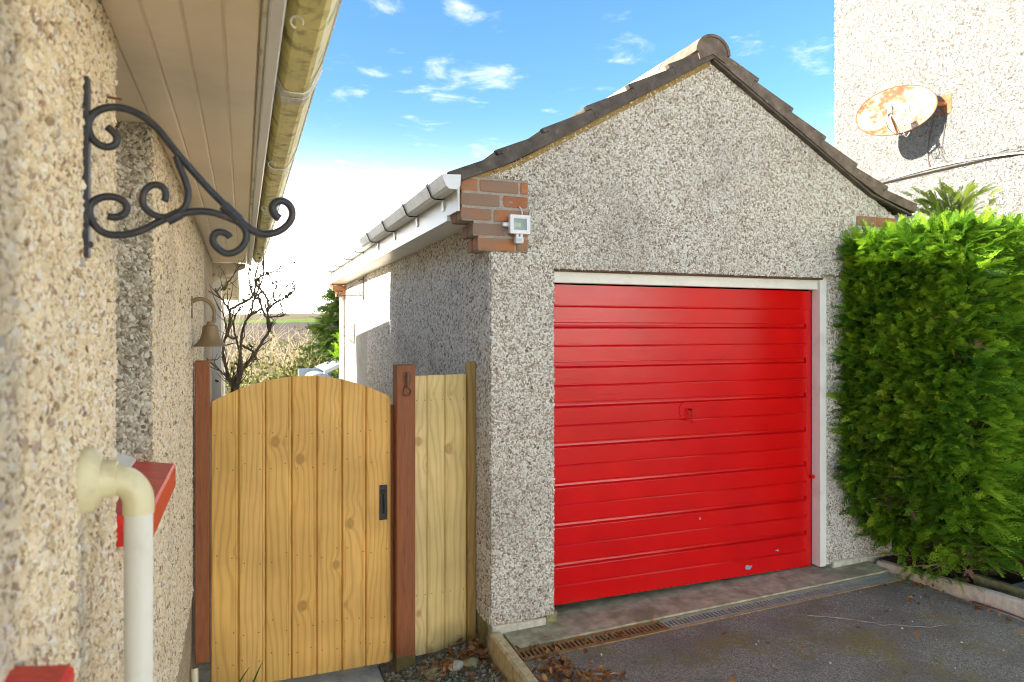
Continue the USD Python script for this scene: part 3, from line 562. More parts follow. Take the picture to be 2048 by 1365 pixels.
# windows
for k, (y0, y1) in enumerate((w1, w2)):
    wd = UsdGeom.Xform.Define(stage, path_for(P(hs), 'window')).GetPrim()
    fx = WX - 0.125
    fr = sbox(y0 + 0.001, SZ + 0.012, y1 - 0.001, EZ - 0.001).difference(sbox(y0 + 0.06, SZ + 0.075, y1 - 0.06, EZ - 0.06))
    obj('frame', extr(fr, fx - 0.05, fx, 'x'), 'white_pvc', wd)
    obj('pane', bx(fx - 0.03, fx - 0.024, y0 + 0.05, y1 - 0.05, SZ + 0.065, EZ - 0.05), 'pane', wd)
    sill = hull([(fx, y0 + .002, SZ + .03), (fx, y1 - .002, SZ + .03), (fx, y0 + .002, SZ - .029), (fx, y1 - .002, SZ - .029),
                 (WX + .06, y0 + .002, SZ + .004), (WX + .06, y1 - .002, SZ + .004), (WX + .066, y0 + .002, SZ - .002), (WX + .066, y1 - .002, SZ - .002), (WX + .066, y0 + .002, SZ - .065), (WX + .066, y1 - .002, SZ - .065), (WX + .002, y0 + .002, SZ - .055), (WX + .002, y1 - .002, SZ - .055)])
    if k == 0: sill.vertices[:, 1] = np.where(sill.vertices[:, 1] > 0.5, 1.0, sill.vertices[:, 1])
    obj('sill', sill, 'sill_red', wd)
    obj('sill_capping', hull([(fx + .001, y0 + .004, SZ + .062), (fx + .001, y1 - .004, SZ + .062), (fx + .001, y0 + .004, SZ + .032), (fx + .001, y1 - .004, SZ + .032), (fx + .082, y0 + .004, SZ + .028), (fx + .082, y1 - .004, SZ + .028), (fx + .082, y0 + .004, SZ + .018), (fx + .082, y1 - .004, SZ + .018)]), 'white_pvc', wd)
# dash on the faces in view
dash(hs, (WX, 0.80, 0.95), (0, 1, 0), (0, 0, 1), w2[0] - 0.80, EZ - 0.95, 0.0088, 'cream_pebble', size=0.0056, keep=lambda a, b: ~((a < w1[1] - .8) & (b > SZ - .1 - .95)))
dash(hs, (WX, w2[1], 0.30), (0, 1, 0), (0, 0, 1), 3.0, EZ - 0.30, 0.0098, 'cream_pebble', size=0.0060)
dash(hs, (WX - 0.125, w2[1], SZ + 0.03), (1, 0, 0), (0, 0, 1), 0.127, EZ - SZ - 0.03, 0.0092, 'shaded_pebble', size=0.0060)
dash(hs, (WX, w2[0], 0.95), (0, 1, 0), (0, 0, 1), w2[1] - w2[0], SZ - 0.065 - 0.95, 0.0088, 'cream_pebble', size=0.0056)

# rear wing of the bungalow, white trimmed, flat roofed
rw = thing('rear_extension', 'low flat roofed rear extension with white trim past the bungalow corner', 'extension')
obj('wall', bx(-4.0, WX - 0.045, YE + 0.01, 9.2, -0.45, 2.1), 'cream_render', rw)
obj('roof', hull([(-4, YE + .03, 2.50), (-0.06, YE + .03, 2.44), (-4, 9.35, 2.34), (-0.06, 9.35, 2.27), (-4, YE + .03, 2.36), (-0.06, YE + .03, 2.30), (-4, 9.35, 2.2), (-0.06, 9.35, 2.13)]), 'fascia_mould', rw)
obj('fascia', hull([(-0.058, YE + .032, 2.45), (-0.058, 9.36, 2.28), (-0.035, YE + .032, 2.45), (-0.035, 9.36, 2.28), (-0.058, YE + .032, 2.27), (-0.058, 9.36, 2.10), (-0.035, YE + .032, 2.27), (-0.035, 9.36, 2.10)]), 'white_pvc', rw)
obj('corner_board', bx(WX - 0.044, WX + 0.075, YE + 0.06, YE + 0.16, -0.4, 2.22, 0.004), 'white_pvc', rw)
obj('downpipe', tube([(WX + 0.03, 9.1, -0.4), (WX + 0.03, 9.1, 2.1)], 0.034, 12), 'white_pvc', rw)

# ------------------------------------------------------------------ garage
GF, GX0, GX1, GYB = 3.95, 1.385, 4.665, 10.36
AP = (2.96, 3.585)
KL, KR = (1.54, 2.772), (4.384, 2.776)
EL, ER = (1.224, 2.655), (4.69, 2.645)
ga = thing('garage', 'detached pebbledashed garage with pitched tiled roof and red door', 'garage')
DX0, DX1, DZ1 = 1.80, 3.985, 2.135
front = Polygon([(GX0, 0.03), (DX0, 0.00), (DX0, DZ1), (DX1 + .0, DZ1), (4.03, DZ1), (4.03, 0.06), (GX1, 0.06), (GX1, 2.62), KR, AP, KL, (1.63, 2.80), (1.63, 2.225), (GX0, 2.225)])
front = Polygon([(GX0, -0.02), (DX0, -0.005), (DX0, DZ1), (3.955, DZ1), (3.955, 2.16), (GX1, 2.16), (GX1, 2.62), KR, AP, KL, (1.226, 2.662), (1.622, 2.664), (1.622, 2.225), (GX0, 2.225)])
obj('wall', [extr(front, GF, GF + 0.10, 'y'), bx(3.955, GX1, GF + 0.028, GF + 0.14, 0.03, 2.161)], 'mortar_grey', ga)
obj('wall', bx(GX0, GX0 + 0.22, GF + 0.101, GYB, -0.02, 2.60), 'grey_render', ga)
obj('wall', bx(GX1 - 0.22, GX1, GF + 0.141, GYB, 0.03, 2.60), 'grey_render', ga)
obj('wall', extr(Polygon([(GX0, -0.02), (GX1, -0.02), (GX1, 2.62), KR, AP, KL, (GX0, 2.62)]), GYB + 0.001, GYB + 0.2, 'y'), 'grey_render', ga)
obj('gable_core', extr(Polygon([(GX0 + .23, 2.23), (GX1 - .23, 2.23), (4.38, 2.74), (2.96, 3.52), (1.64, 2.74), (GX0 + .23, 2.4)]), GF + 0.102, GF + 0.2, 'y'), 'mortar_grey', ga)
# footing
obj('footing', bx(GX0 + 0.012, 1.752, GF + 0.012, GF + 0.1, -0.32, -0.022, 0.006), 'footing', ga)
obj('footing', bx(GX0 + 0.006, GX0 + 0.2, GF + 0.102, GYB, -0.5, -0.022), 'footing_moss', ga)
obj('footing', bx(4.06, GX1 - 0.01, GF + 0.012, GF + 0.12, -0.2, 0.05, 0.006), 'footing', ga)
obj('footing_block', bx(1.756, 1.835, GF + 0.03, GF + 0.16, -0.2, 0.0, 0.006), 'footing_moss', ga)
# dash
FP = front.buffer(-0.003)
from shapely import contains_xy
fx_, fz_ = GX0, -0.02
dash(ga, (fx_, GF, fz_), (1, 0, 0), (0, 0, 1), GX1 - GX0, 3.65, 0.0098, 'grey_pebble', size=0.0060, keep=lambda a, b: contains_xy(FP, fx_ + a, fz_ + b))
dash(ga, (3.975, GF + 0.028, 0.03), (1, 0, 0), (0, 0, 1), GX1 - 3.975, 2.12, 0.0098, 'grey_pebble', size=0.0060)
dash(ga, (GX0, 8.4, -0.02), (0, -1, 0), (0, 0, 1), 8.4 - GF, 2.46, 0.0115, 'grey_pebble', size=0.0070)
# bricks of the corbelled corner
def worn(x0, x1, y0, y1, z0, z1):
    nx_ = max(3, int((x1 - x0) / .022)); m = bx(x0, x1, y0, y1, z0, z1)
    for _ in range(3): m = m.subdivide()
    v = m.vertices.copy(); c = np.array([(x0 + x1) / 2, (y0 + y1) / 2, (z0 + z1) / 2]); h = np.array([(x1 - x0) / 2, (y1 - y0) / 2, (z1 - z0) / 2])
    q = np.abs(v - c); e = np.clip(q - (h - .007), 0, None); n_ = np.linalg.norm(e, axis=1); f = np.where(n_ > .007, .007 / np.maximum(n_, 1e-9), 1.0)
    v = c + np.sign(v - c) * (np.minimum(q, h - .007) + e * f[:, None])
    v += (np.stack([meshkit.fbm(v * 38 + k * 17, 3) for k in range(3)], 1) - .5) * np.array([.004, .008, .006])
    m.vertices = v; return m
CH, zb = 0.0865, 2.228
courses = [(0, [(1.297, 1.532), (1.544, 1.622)]), (1, [(1.268, 1.478), (1.490, 1.622)]), (2, [(1.196, 1.388), (1.400, 1.622)]), (3, [(1.196, 1.440), (1.452, 1.622)]), (4, [(1.196, 1.300), (1.312, 1.560), (1.572, 1.622)])]
for c, row in courses:
    z0 = zb + c * CH
    for x0, x1 in row:
        obj('brick', worn(x0, x1, GF - 0.012 + rng.normal() * .002, GF + 0.09, z0 + 0.002, z0 + CH - 0.010), 'brick', ga, smooth=50)
    xl = row[0][0]
    obj('brick', worn(xl + rng.normal() * .001, GX0 + 0.03, GF + 0.10, GF + 0.20, z0 + 0.002, z0 + CH - 0.010), 'brick', ga, smooth=50)
obj('brick_mortar', [bx(r[0][0] + 0.008, 1.6225, GF - 0.0065, GF + 0.098, zb + c * CH, zb + (c + 1) * CH) for c, r in courses], 'brick_mortar', ga)
obj('brick', worn(4.27, 4.46, GF - 0.012, GF + 0.02, 2.535, 2.610), 'brick', ga, smooth=50)
obj('brick', worn(4.47, 4.66, GF - 0.011, GF + 0.02, 2.535, 2.610), 'brick', ga, smooth=50)
for k in range(3):
    obj('brick', worn(1.20 + .05 * (k == 0), GX0 + 0.2, GYB - 0.10, GYB + 0.0, 2.24 + k * CH, 2.24 + k * CH + 0.075), 'brick', ga, smooth=50)
# roof
def off(p, q, d):
    t = np.subtract(q, p); t = t / np.linalg.norm(t); return np.array([-t[1], t[0]]) * d
LE, RE = (1.135, 2.603), (4.815, 2.655)
def along(poly, s):
    poly = np.array(poly); d = np.r_[0, np.cumsum(np.linalg.norm(np.diff(poly, axis=0), axis=1))]
    return np.array([np.interp(s, d, poly[:, 0]), np.interp(s, d, poly[:, 1])])
def path_len(poly): return np.linalg.norm(np.diff(np.array(poly), axis=0), axis=1).sum()
for side, pl in ((-1, [LE, KL, AP]), (1, [RE, KR, AP])):
    L = path_len(pl); nC = 6
    cuts = [0, 0.36] + list(0.36 + (L - 0.36) * np.arange(1, nC) / (nC - 1))
    course_list = []
    for c in range(nC):
        s0, s1 = cuts[c], cuts[c + 1]
        a, b = along(pl, s0), along(pl, s1)
        t = (b - a) / np.linalg.norm(b - a); nrm = np.array([-t[1], t[0]]); nrm = nrm if nrm[1] > 0 else -nrm
        ov = 0.0 if c == 0 else 0.025
        # verge tile: deep cloaked edge
        g = 0.002
        pg = Polygon([a + t * g, b, b + nrm * 0.066, a - t * ov + nrm * (0.102 if c else 0.070), a - t * ov + nrm * (0.074 if c else 0.052), a + t * g + nrm * (0.070 if c else 0.050)])
        if not pg.is_valid: pg = pg.buffer(0)
        vt = extr(pg, GF - 0.055, GF - 0.015, 'y')
        obj('verge_tile', vt, 'tile_dark' if side < 0 else 'tile_brown', ga)
        # field tiles of this course, separate by width
        slab = Polygon([a + nrm * (0.052 if c else 0.030) - t * ov, b + nrm * 0.042, b + nrm * 0.061, a - t * ov + nrm * (0.097 if c else 0.062), a - t * ov + nrm * (0.076 if c else 0.046)])
        if not slab.is_valid: slab = slab.buffer(0)
        for k in range(19):
            y0 = GF - 0.013 + k * 0.34
            course_list.append((slab, y0, min(y0 + 0.335, GYB + 0.23)))
    for slab, y0, y1 in course_list:
        if y1 - y0 > 0.05:
            obj('roof_tile', extr(slab, y0, y1, 'y'), 'tile_top' if side < 0 else 'tile_brown', ga)
    deck = Polygon([pl[0] if side < 0 else pl[0], pl[1], pl[2], (pl[2][0], pl[2][1] + 0.046), (pl[1][0], pl[1][1] + 0.044), (pl[0][0], pl[0][1] + 0.026)])
    obj('roof_deck', extr(deck, GF + 0.0, GYB + 0.22, 'y'), 'timber_dark', ga)
    # mortar bed below the verge
    a, b, c3 = [np.array(p) for p in pl]
    e = np.array(EL if side < 0 else ER)
    mt = Polygon([e, b, c3, c3 - [0, 0.040], b - [0.0, 0.036], e - [0, 0.028]])
    if side < 0: obj('verge_mortar', extr(mt, GF - 0.0055, GF + 0.05, 'y'), 'mortar_ochre', ga)
    else: obj('undercloak', extr(Polygon([e + [.1, 0], b, c3, c3 - [0, 0.018], b - [0, 0.016], e - [-.1, 0.014]]), GF - 0.045, GF + 0.0, 'y'), 'tile_dark', ga)
th = np.linspace(0, np.pi, 19)
for k in range(14):
    y0 = GF - 0.075 + k * 0.46; r = 0.138
    cxr, czr = AP[0] - 0.025, AP[1] + 0.018
    arc = [(cxr + r * np.cos(t), czr + r * np.sin(t) * 0.93) for t in th]
    inn = [(cxr + (r - .02) * np.cos(t), czr + (r - .02) * np.sin(t) * 0.93) for t in th[::-1]]
    obj('ridge_tile', extr(Polygon(arc + inn), y0, y0 + 0.452, 'y'), 'tile_top' if k else 'tile_brown', ga, smooth=35)
    if k == 0:
        obj('ridge_mortar', extr(Polygon(inn + [(cxr + .10, czr - .05), (cxr, czr - 0.0), (cxr - .10, czr - .05)]), y0 + 0.008, y0 + 0.05, 'y'), 'tile_brown', ga)
# fascia box, soffit, gutter on the left side
obj('fascia', bx(1.178, 1.194, GF + 0.005, GYB + 0.05, 2.455, 2.60, 0.002), 'white_pvc', ga)
obj('fascia_foot', extr(Polygon([(1.172, 2.425), (1.195, 2.425), (1.195, 2.453), (1.172, 2.462)]), GF + 0.21, GYB + 0.05, 'y'), 'white_pvc', ga)
obj('soffit', bx(1.196, GX0 - 0.001, GF + 0.205, GYB + 0.05, 2.425, 2.437), 'white_pvc', ga)
gg = LineString([(1.176, 2.648), (1.172, 2.592), (1.160, 2.572), (1.110, 2.572), (1.094, 2.584), (1.068, 2.645), (1.074, 2.650)])
g2 = obj('gutter', extr(gg.buffer(0.0025, join_style=1), GF - 0.065, GYB + 0.05, 'y'), 'grey_gutter', ga, smooth=25)
obj('gutter_end', extr(Polygon([(1.178, 2.652), (1.174, 2.590), (1.160, 2.566), (1.110, 2.566), (1.090, 2.580), (1.062, 2.648)]), GF - 0.072, GF - 0.0655, 'y'), 'white_pvc', g2)
for yb in (4.25, 4.95, 5.75, 6.5, 7.4, 8.2, 9.1, 9.9):
    obj('gutter_bracket', extr(gg.buffer(0.008, join_style=1, cap_style=2).difference(gg.buffer(0.0035, cap_style=2)).union(Polygon([(1.165, 2.57), (1.177, 2.57), (1.177, 2.50), (1.170, 2.50)])), yb - 0.022, yb + 0.022, 'y'), 'white_pvc', g2)
    obj('bracket_seal', extr(gg.buffer(0.0095, join_style=1, cap_style=2).difference(gg.buffer(0.0035, cap_style=2)), yb - 0.03, yb - 0.024, 'y'), 'rubber', g2)
dp = spline([(1.12, GYB - 0.03, 2.58), (1.12, GYB - 0.03, 2.50), (1.16, GYB - 0.02, 2.42), (1.32, GYB + 0.0, 2.30), (1.345, GYB + 0.0, 2.2)], 24)
obj('downpipe', tube(np.vstack([dp, [(1.345, GYB, 2.0), (1.345, GYB, -0.3)]]), 0.034, 14), 'white_pvc', ga, smooth=True)
# right gutter
gr = LineString([(4.75, 2.65), (4.755, 2.59), (4.78, 2.565), (4.83, 2.565), (4.865, 2.645)])
obj('gutter', extr(gr.buffer(0.003, join_style=1), GF - 0.03, GYB, 'y'), 'grey_gutter', ga, smooth=25)
obj('fascia', bx(4.72, 4.74, GF + 0.02, GYB, 2.46, 2.62), 'white_pvc', ga)
obj('wall_gap_filler', bx(GX1 + .001, 4.719, GF + 0.1, GYB, 2.425, 2.44), 'white_pvc', ga)

# door frame
obj('door_frame', bx(DX0 + 0.002, 3.955, GF + 0.045, GF + 0.098, 2.053, 2.133, 0.004), 'door_white', ga)
obj('door_frame', bx(3.943, 4.004, GF + 0.016, GF + 0.10, 0.02, 2.131, 0.004), 'door_white', ga)
obj('frame_lath', bx(DX0 + 0.002, 3.96, GF + 0.006, GF + 0.043, 2.122, 2.134, 0.002), 'timber_dark', ga)
# garage door: eight boarded panels
gd = UsdGeom.Xform.Define(stage, path_for(P(ga), 'garage_door')).GetPrim()
DY, dx0, dx1, dtop, pit = GF + 0.10, 1.803, 3.938, 2.044, 2.038 / 8
for k in range(8):
    zt = dtop - k * pit; zbm = zt - pit
    mid = zt - pit * 0.52
    last = k == 7
    # section in (y,z): upper board, V joint, lower board with bevelled foot, then the recess
    yo = DY
    prof = [(yo + 0.03, zt), (yo + 0.018, zt), (yo + 0.016, zt - 0.012), (yo + 0.0005, zt - 0.024), (yo, zt - 0.026), (yo, mid + 0.004), (yo + 0.009, mid + 0.002), (yo + 0.009, mid), (yo + 0.001, mid - 0.011), (yo, mid - 0.012),
            (yo, zbm + (0.004 if last else 0.016)), (yo + 0.004, zbm + (0.0 if last else 0.012)), (yo + (0.006 if last else 0.020), zbm + (0 if last else 0.011)), (yo + (.006 if last else 0.020), zbm), (yo + 0.03, zbm)]
    if k == 0: prof[1:4] = [(yo, zt)]
    obj('door_panel', extr(Polygon(prof), dx0, dx1 - 0.045, 'x'), 'red_paint', gd)
obj('door_stile', bx(dx1 - 0.0448, dx1, DY - 0.0005, DY + 0.03, dtop - 8 * pit, dtop, 0.002), 'red_paint', gd)
hx, hz = 2.838, 1.205
cyl = trimesh.creation.cylinder(0.058, 0.006, sections=36); Rx = trimesh.transformations.rotation_matrix(np.pi / 2, [1, 0, 0])
cyl.apply_transform(Rx); cyl.apply_translation([hx, DY - 0.003, hz])
obj('door_handle', cyl, 'red_paint', gd)
for a in (90, 180, 270, 0):
    s = trimesh.creation.icosphere(2, 0.005); s.apply_translation([hx + .045 * math.cos(math.radians(a)), DY - 0.006, hz + .045 * math.sin(math.radians(a))]); obj('rivet', s, 'red_paint', gd, smooth=True)
kh = trimesh.creation.cylinder(0.009, 0.012, sections=20); kh.apply_transform(Rx); kh.apply_translation([hx - 0.005, DY - 0.008, hz + 0.005]); obj('keyhole', kh, 'red_paint', gd)
obj('lever', [tube([(hx + .02, DY - .005, hz + .006), (hx + .02, DY - .035, hz + .008), (hx + .022, DY - .045, hz - .002)], 0.008, 10), tube([(hx + .022, DY - .045, hz + .006), (hx + .022, DY - .047, hz - .085)], [0.0085, 0.0075], 10)], 'red_paint', gd, smooth=40)
ck = trimesh.creation.cylinder(0.014, 0.03, sections=16); ck.apply_transform(Rx); ck.apply_translation([3.93, DY - 0.018, 0.672]); obj('door_catch', ck, 'red_paint', gd)
def flake(x, z, r, seed, rr=1.0):
    g = np.random.default_rng(seed); a = np.linspace(0, 2 * np.pi, 12)[:-1]
    return extr(Polygon([(x + rr * r * q * np.cos(t), z + r * q * np.sin(t)) for t, q in zip(a, g.uniform(.45, 1.1, 11))]), DY - 0.0012, DY + 0.001, 'y')
obj('paint_chip', flake(3.365, 0.060, 0.022, 8, 1.7), 'paint_chip', gd)
obj('paint_chip', flake(2.952, 0.45, 0.012, 2, .8), 'paint_chip', gd)
obj('paint_chip', flake(3.62, 0.155, 0.008, 5, 2.4), 'paint_chip', gd)
obj('door_dark', bx(1.66, 4.3, DY + 0.25, DY + 0.28, -0.1, 2.2), 'dark_void', gd)

# floodlight on the brick corner
fl = thing('floodlight', 'small white floodlight with motion sensor fixed on the brick corner', 'floodlight', (1.545, GF - 0.014, 2.385))
body = sbox(-0.058, -0.05, 0.058, 0.05).buffer(0.006).difference(sbox(-0.042, -0.034, 0.042, 0.034))
obj('housing', extr(body, -0.062, -0.03, 'y'), 'lamp_white', fl)
obj('back_shell', hull([(x, -0.031, z) for x in (-.06, .06) for z in (-.052, .052)] + [(x, -0.006, z) for x in (-.035, .035) for z in (-.03, .03)]), 'lamp_white', fl)
fv = [(-.042, -.050, -.034), (.042, -.050, -.034), (.042, -.050, .034), (-.042, -.050, .034), (-.016, -.034, -.010), (.016, -.034, -.010), (.016, -.034, .012), (-.016, -.034, .012)]
obj('reflector', (fv, [(0, 1, 5, 4), (1, 2, 6, 5), (2, 3, 7, 6), (3, 0, 4, 7)]), 'lamp_reflector', fl)
obj('led_chip', bx(-.016, .016, -.0345, -.0325, -.010, .012), 'led_yellow', fl)
obj('lens', bx(-.0425, .0425, -.056, -.053, -.0345, .0345), 'pane', fl)
obj('sensor_arm', [bx(-.022, -.004, -.05, -.02, -.075, -.05, .003), bx(.004, .022, -.05, -.02, -.075, -.05, .003)], 'lamp_white', fl)
se = obj('sensor', bx(-.027, .024, -.058, -.015, -.112, -.073, .005), 'lamp_white', fl)
obj('sensor_window', bx(-.018, .014, -.0595, -.0575, -.103, -.083, .001), 'sensor_grey', se)
obj('cable', tube(spline([(.028, -.02, .05), (.030, -.014, .075), (.026, -.008, .10), (.018, .004, .115)], 12), 0.0042, 8), 'cable_white', fl, smooth=True)
obj('wall_bracket', bx(-.098, -.055, -.03, -.004, -.012, .012, .004), 'lamp_white', fl)

# thin brackets on the garage side
def scroll(c, r0, r1, a0, a1, n=26):
    a = np.radians(np.linspace(a0, a1, n)); r = np.linspace(r0, r1, n)
    return np.c_[c[0] + r * np.cos(a), c[1] + r * np.sin(a)]
def side_bracket(y, z, reach, label, flip):
    t = thing('hanging_bracket', label, 'bracket', (GX0 - 0.004, y, z))
    s = -1 if flip else 1
    obj('wall_bar', bx(-0.006, 0.004, -0.009, 0.009, -0.14, 0.14), 'thin_iron', t)
    W = lambda q: np.c_[-q[:, 0], np.zeros(len(q)), q[:, 1] * s]
    obj('arm', tube(W(np.array([[0.004, -0.09], [reach, -0.09]])), 0.0045, 6), 'thin_iron', t)
    obj('stay', tube(W(np.array([[0.004, 0.12], [reach * .92, -0.086]])), 0.004, 6), 'thin_iron', t)
    obj('curl', tube(W(scroll((0.028, 0.09), 0.026, 0.010, 180, -200)), 0.004, 6), 'thin_iron', t)
    obj('curl', tube(W(scroll((0.028, -0.065), 0.026, 0.010, 180, -200)), 0.004, 6), 'thin_iron', t)
    obj('curl', tube(W(scroll((reach, -0.062), 0.026, 0.010, 270, -60)), 0.004, 6), 'thin_iron', t)
    obj('curl', tube(W(scroll((reach, -0.118), 0.026, 0.010, 90, 420)), 0.004, 6), 'thin_iron', t)
side_bracket(8.66, 2.27, 0.32, 'thin scrolled iron bracket high on the garage side wall under the eaves', False)
side_bracket(9.40, 1.71, 0.30, 'lower thin iron bracket near the far end of the garage side wall', True)

# ------------------------------------------------------------------ drain, kerbs
def drain_pt(x): return drive_z(x) + 0.006
dr = thing('drain_channel', 'long slotted drain channel across the drive before the garage apron', 'drain')
for k in range(6):
    x0 = 1.47 + k * 0.482; x1 = x0 + 0.478
    za, zc = drain_pt(x0), drain_pt(x1)
    mt_ = 'grate_rust' if k < 2 else 'grate_metal'
    slots = [sbox(x0 + 0.012 + s * 0.0285, 3.660, x0 + 0.012 + s * 0.0285 + 0.015, 3.737) for s in range(16)]
    pl = sbox(x0, 3.632, x1, 3.765)
    for s in slots: pl = pl.difference(s)
    m = extr(pl, -0.012, 0.0, 'z'); m.vertices[:, 2] += np.interp(m.vertices[:, 0], [x0, x1], [za, zc])
    obj('grate', m, mt_, dr)
m = extr(sbox(1.47, 3.634, 4.36, 3.763), -0.07, -0.045, 'z'); m.vertices[:, 2] += [drain_pt(x) for x in m.vertices[:, 0]]
obj('channel', m, 'dark_void', dr)
for yy in (3.627, 3.7655):
    m = extr(sbox(1.47, yy, 4.36, yy + 0.0045), -0.1, 0.002, 'z'); m.vertices[:, 2] += [drain_pt(x) for x in m.vertices[:, 0]]
    obj('channel_edge', m, 'grate_rust', dr)
def kerb(name, pts, label, mt_):
    t = thing(name, label, 'kerb')
    for a, b in zip(pts[:-1], pts[1:]):
        a, b = np.array(a), np.array(b); d = (b - a)[:2]; L = np.linalg.norm(d); d = d / L; nn = np.array([-d[1], d[0]])
        w = 0.035; g = 0.002; pp = []
        for q, e in ((a, g), (b, -g)):
            for s in (-1, 1):
                for z, i in ((q[2] - 0.3, 0), (q[2] - 0.012, 0), (q[2], 0.012)):
                    xy = q[:2] + d * e + nn * s * (w - i); pp.append((*xy, z))
        obj('kerb_stone', hull(pp), mt_, t)
kerb('garden_kerb', [(1.412, 3.94, -0.055), (1.412, 3.02, -0.085), (1.412, 2.1, -0.09), (1.412, 1.2, -0.09)], 'weathered yellow kerb edging the drive left of the garage pier', 'kerb_left')
kerb('drive_kerb', [(4.45, 3.90, 0.035), (4.47, 3.1, 0.085), (4.495, 2.2, 0.115), (4.50, 1.2, 0.12)], 'pale concrete kerb between the drive and the conifer hedge', 'kerb_right')
tag(obj('edging_plank', hull([(4.62, 3.30, .03), (4.66, 3.30, .03), (4.62, 3.30, .10), (4.66, 3.30, .10), (4.68, 2.0, .03), (4.712, 2.0, .03), (4.68, 2.0, .10), (4.712, 2.0, .10)]), 'footing_moss'), 'mossy concrete edging strip behind the pale kerb under the hedge', 'edging')

# ------------------------------------------------------------------ neighbour house
nh = thing('neighbour_house', 'tall white pebbledashed house wall behind the garage on the right', 'house')
NX = 6.2
obj('upper_wall', bx(NX, NX + 7, -1.8, 6.04, 3.30, 6.6, 0.03), 'white_render', nh)
obj('lower_wall', bx(NX + 0.022, NX + 6.98, -1.78, 6.02, -0.45, 3.30), 'white_render', nh)
obj('drip_edge', extr(Polygon([(NX - 0.012, 3.286), (NX + 0.04, 3.262), (NX + 0.04, 3.300), (NX - 0.002, 3.315)]), -1.8, 6.04, 'y'), 'white_render', nh)
obj('roof', hull([(NX - .3, -2.1, 6.6), (NX + 7.3, -2.1, 6.6), (NX - .3, 6.3, 6.6), (NX + 7.3, 6.3, 6.6), (NX - .3, -2.1, 6.75), (NX + 7.3, -2.1, 6.75), (NX - .3, 6.3, 6.75), (NX + 7.3, 6.3, 6.75), (NX + 3.5, -2.1, 9), (NX + 3.5, 6.3, 9)]), 'house_tile', nh)
dash(nh, (NX, 6.03, 3.32), (0, -1, 0), (0, 0, 1), 2.3, 2.6, 0.0135, 'white_stone', size=0.0085)
dash(nh, (NX + 0.022, 6.01, 2.3), (0, -1, 0), (0, 0, 1), 2.3, 0.96, 0.0135, 'white_stone', size=0.0085)

# satellite dish
dn = np.array([-0.78, -0.58, 0.20]); dn /= np.linalg.norm(dn)
dc = np.array([5.86, 4.955, 3.87])
sd = thing('satellite_dish', 'oval rust stained satellite dish mounted on the white house wall', 'satellite dish', dc)
R = frame(dn)
ca, sa = math.cos(math.radians(9)), math.sin(math.radians(9)); R = R @ np.array([[ca, -sa, 0], [sa, ca, 0], [0, 0, 1.0]])
rr, na = np.linspace(0, 1, 9), 40
V = []; F = []
for layer, dz in ((0, 0.0), (1, -0.006)):
    for r_ in rr:
        for a in range(na):
            t = 2 * np.pi * a / na; V.append((0.345 * r_ * np.cos(t), 0.245 * r_ * np.sin(t), 0.055 * (r_ * r_ - 1) + dz))
nr = len(rr)
for k in range(nr - 1):
    for a in range(na):
        p0, p1, p2, p3 = k * na + a, k * na + (a + 1) % na, (k + 1) * na + (a + 1) % na, (k + 1) * na + a
        F += [(p0, p3, p2, p1)]; o = nr * na; F += [(o + p0, o + p1, o + p2, o + p3)]
for a in range(na):
    p0, p1 = (nr - 1) * na + a, (nr - 1) * na + (a + 1) % na; o = nr * na; F += [(p0, o + p0, o + p1, p1)]
V = np.array(V) @ R.T
obj('reflector', (V, F), 'dish_face', sd, smooth=40)
t = np.linspace(0, 2 * np.pi, 49)
obj('rim', tube((np.c_[0.345 * np.cos(t), 0.245 * np.sin(t), np.full(49, -0.003)]) @ R.T, 0.0055, 6, False), 'dish_rust', sd)
L = lambda *p: np.array(p, float) @ R.T
obj('feed_arm', tube([L(-.02, -.235, -.01), L(-.02, -.25, .05), L(-.05, -.16, .26)], 0.010, 8), 'dish_rust', sd)
lnb = obj('feed_horn', [tube([L(-.05, -.17, .27), L(-.045, -.10, .25)], [0.024, 0.024], 12), tube([L(-.045, -.105, .25), L(-.045, -.05, .225)], [0.032, 0.026], 12)], 'dish_grey', sd, smooth=40)
for k in range(4):
    obj('feed_cable', tube(spline([L(-.05, -.17, .27), L(-.09 + .03 * k, -.23, .27), L(-.06 + .03 * k, -.29 - .015 * k, .16), L(.02 + .02 * k, -.27, .02)], 16), 0.0035, 6), 'cable_white' if k % 2 else 'cable_dark', sd)
m0 = np.array([NX, 4.69, 3.885]) - dc
obj('wall_plate', bx(m0[0] - 0.012, m0[0] - .001, m0[1] - 0.06, m0[1] + 0.06, m0[2] - 0.09, m0[2] + 0.09, .003), 'dish_rust', sd)
obj('mount_arm', [tube([m0 + [-0.01, 0, 0], m0 + [-0.12, 0.02, 0.0], L(.10, -.02, -.10)], 0.020, 10)], 'dish_rust', sd)
obj('mount_bracket', [tube([L(.12, -.06, -.06), L(.12, .08, -.06)], 0.014, 8), bx(*(np.array([-.02, .02]) + L(.05, 0, -.10)[0]), *(np.array([-.02, .02]) + L(.05, 0, -.10)[1]), *(np.array([-.02, .02]) + L(.05, 0, -.10)[2]))], 'dish_rust', sd)
for x_, y_ in ((-.03, -.02), (.08, .0), (.05, -.17)):
    obj('bolt', tube([L(x_, y_, -.055 + .055 * ((x_ / .345) ** 2 + (y_ / .245) ** 2)), L(x_, y_, -.05 + .055 * ((x_ / .345) ** 2 + (y_ / .245) ** 2))], 0.007, 8), 'rubber', sd)
cbl = thing('wall_cable', 'thin cables hanging from the dish to the ledge on the white wall', 'cable')
obj('cable', tube(spline([(NX - .012, 4.80, 3.82), (NX - .01, 4.86, 3.6), (NX - .01, 4.87, 3.42), (NX - .014, 4.85, 3.33)], 16), 0.006, 6), 'cable_dark', cbl)
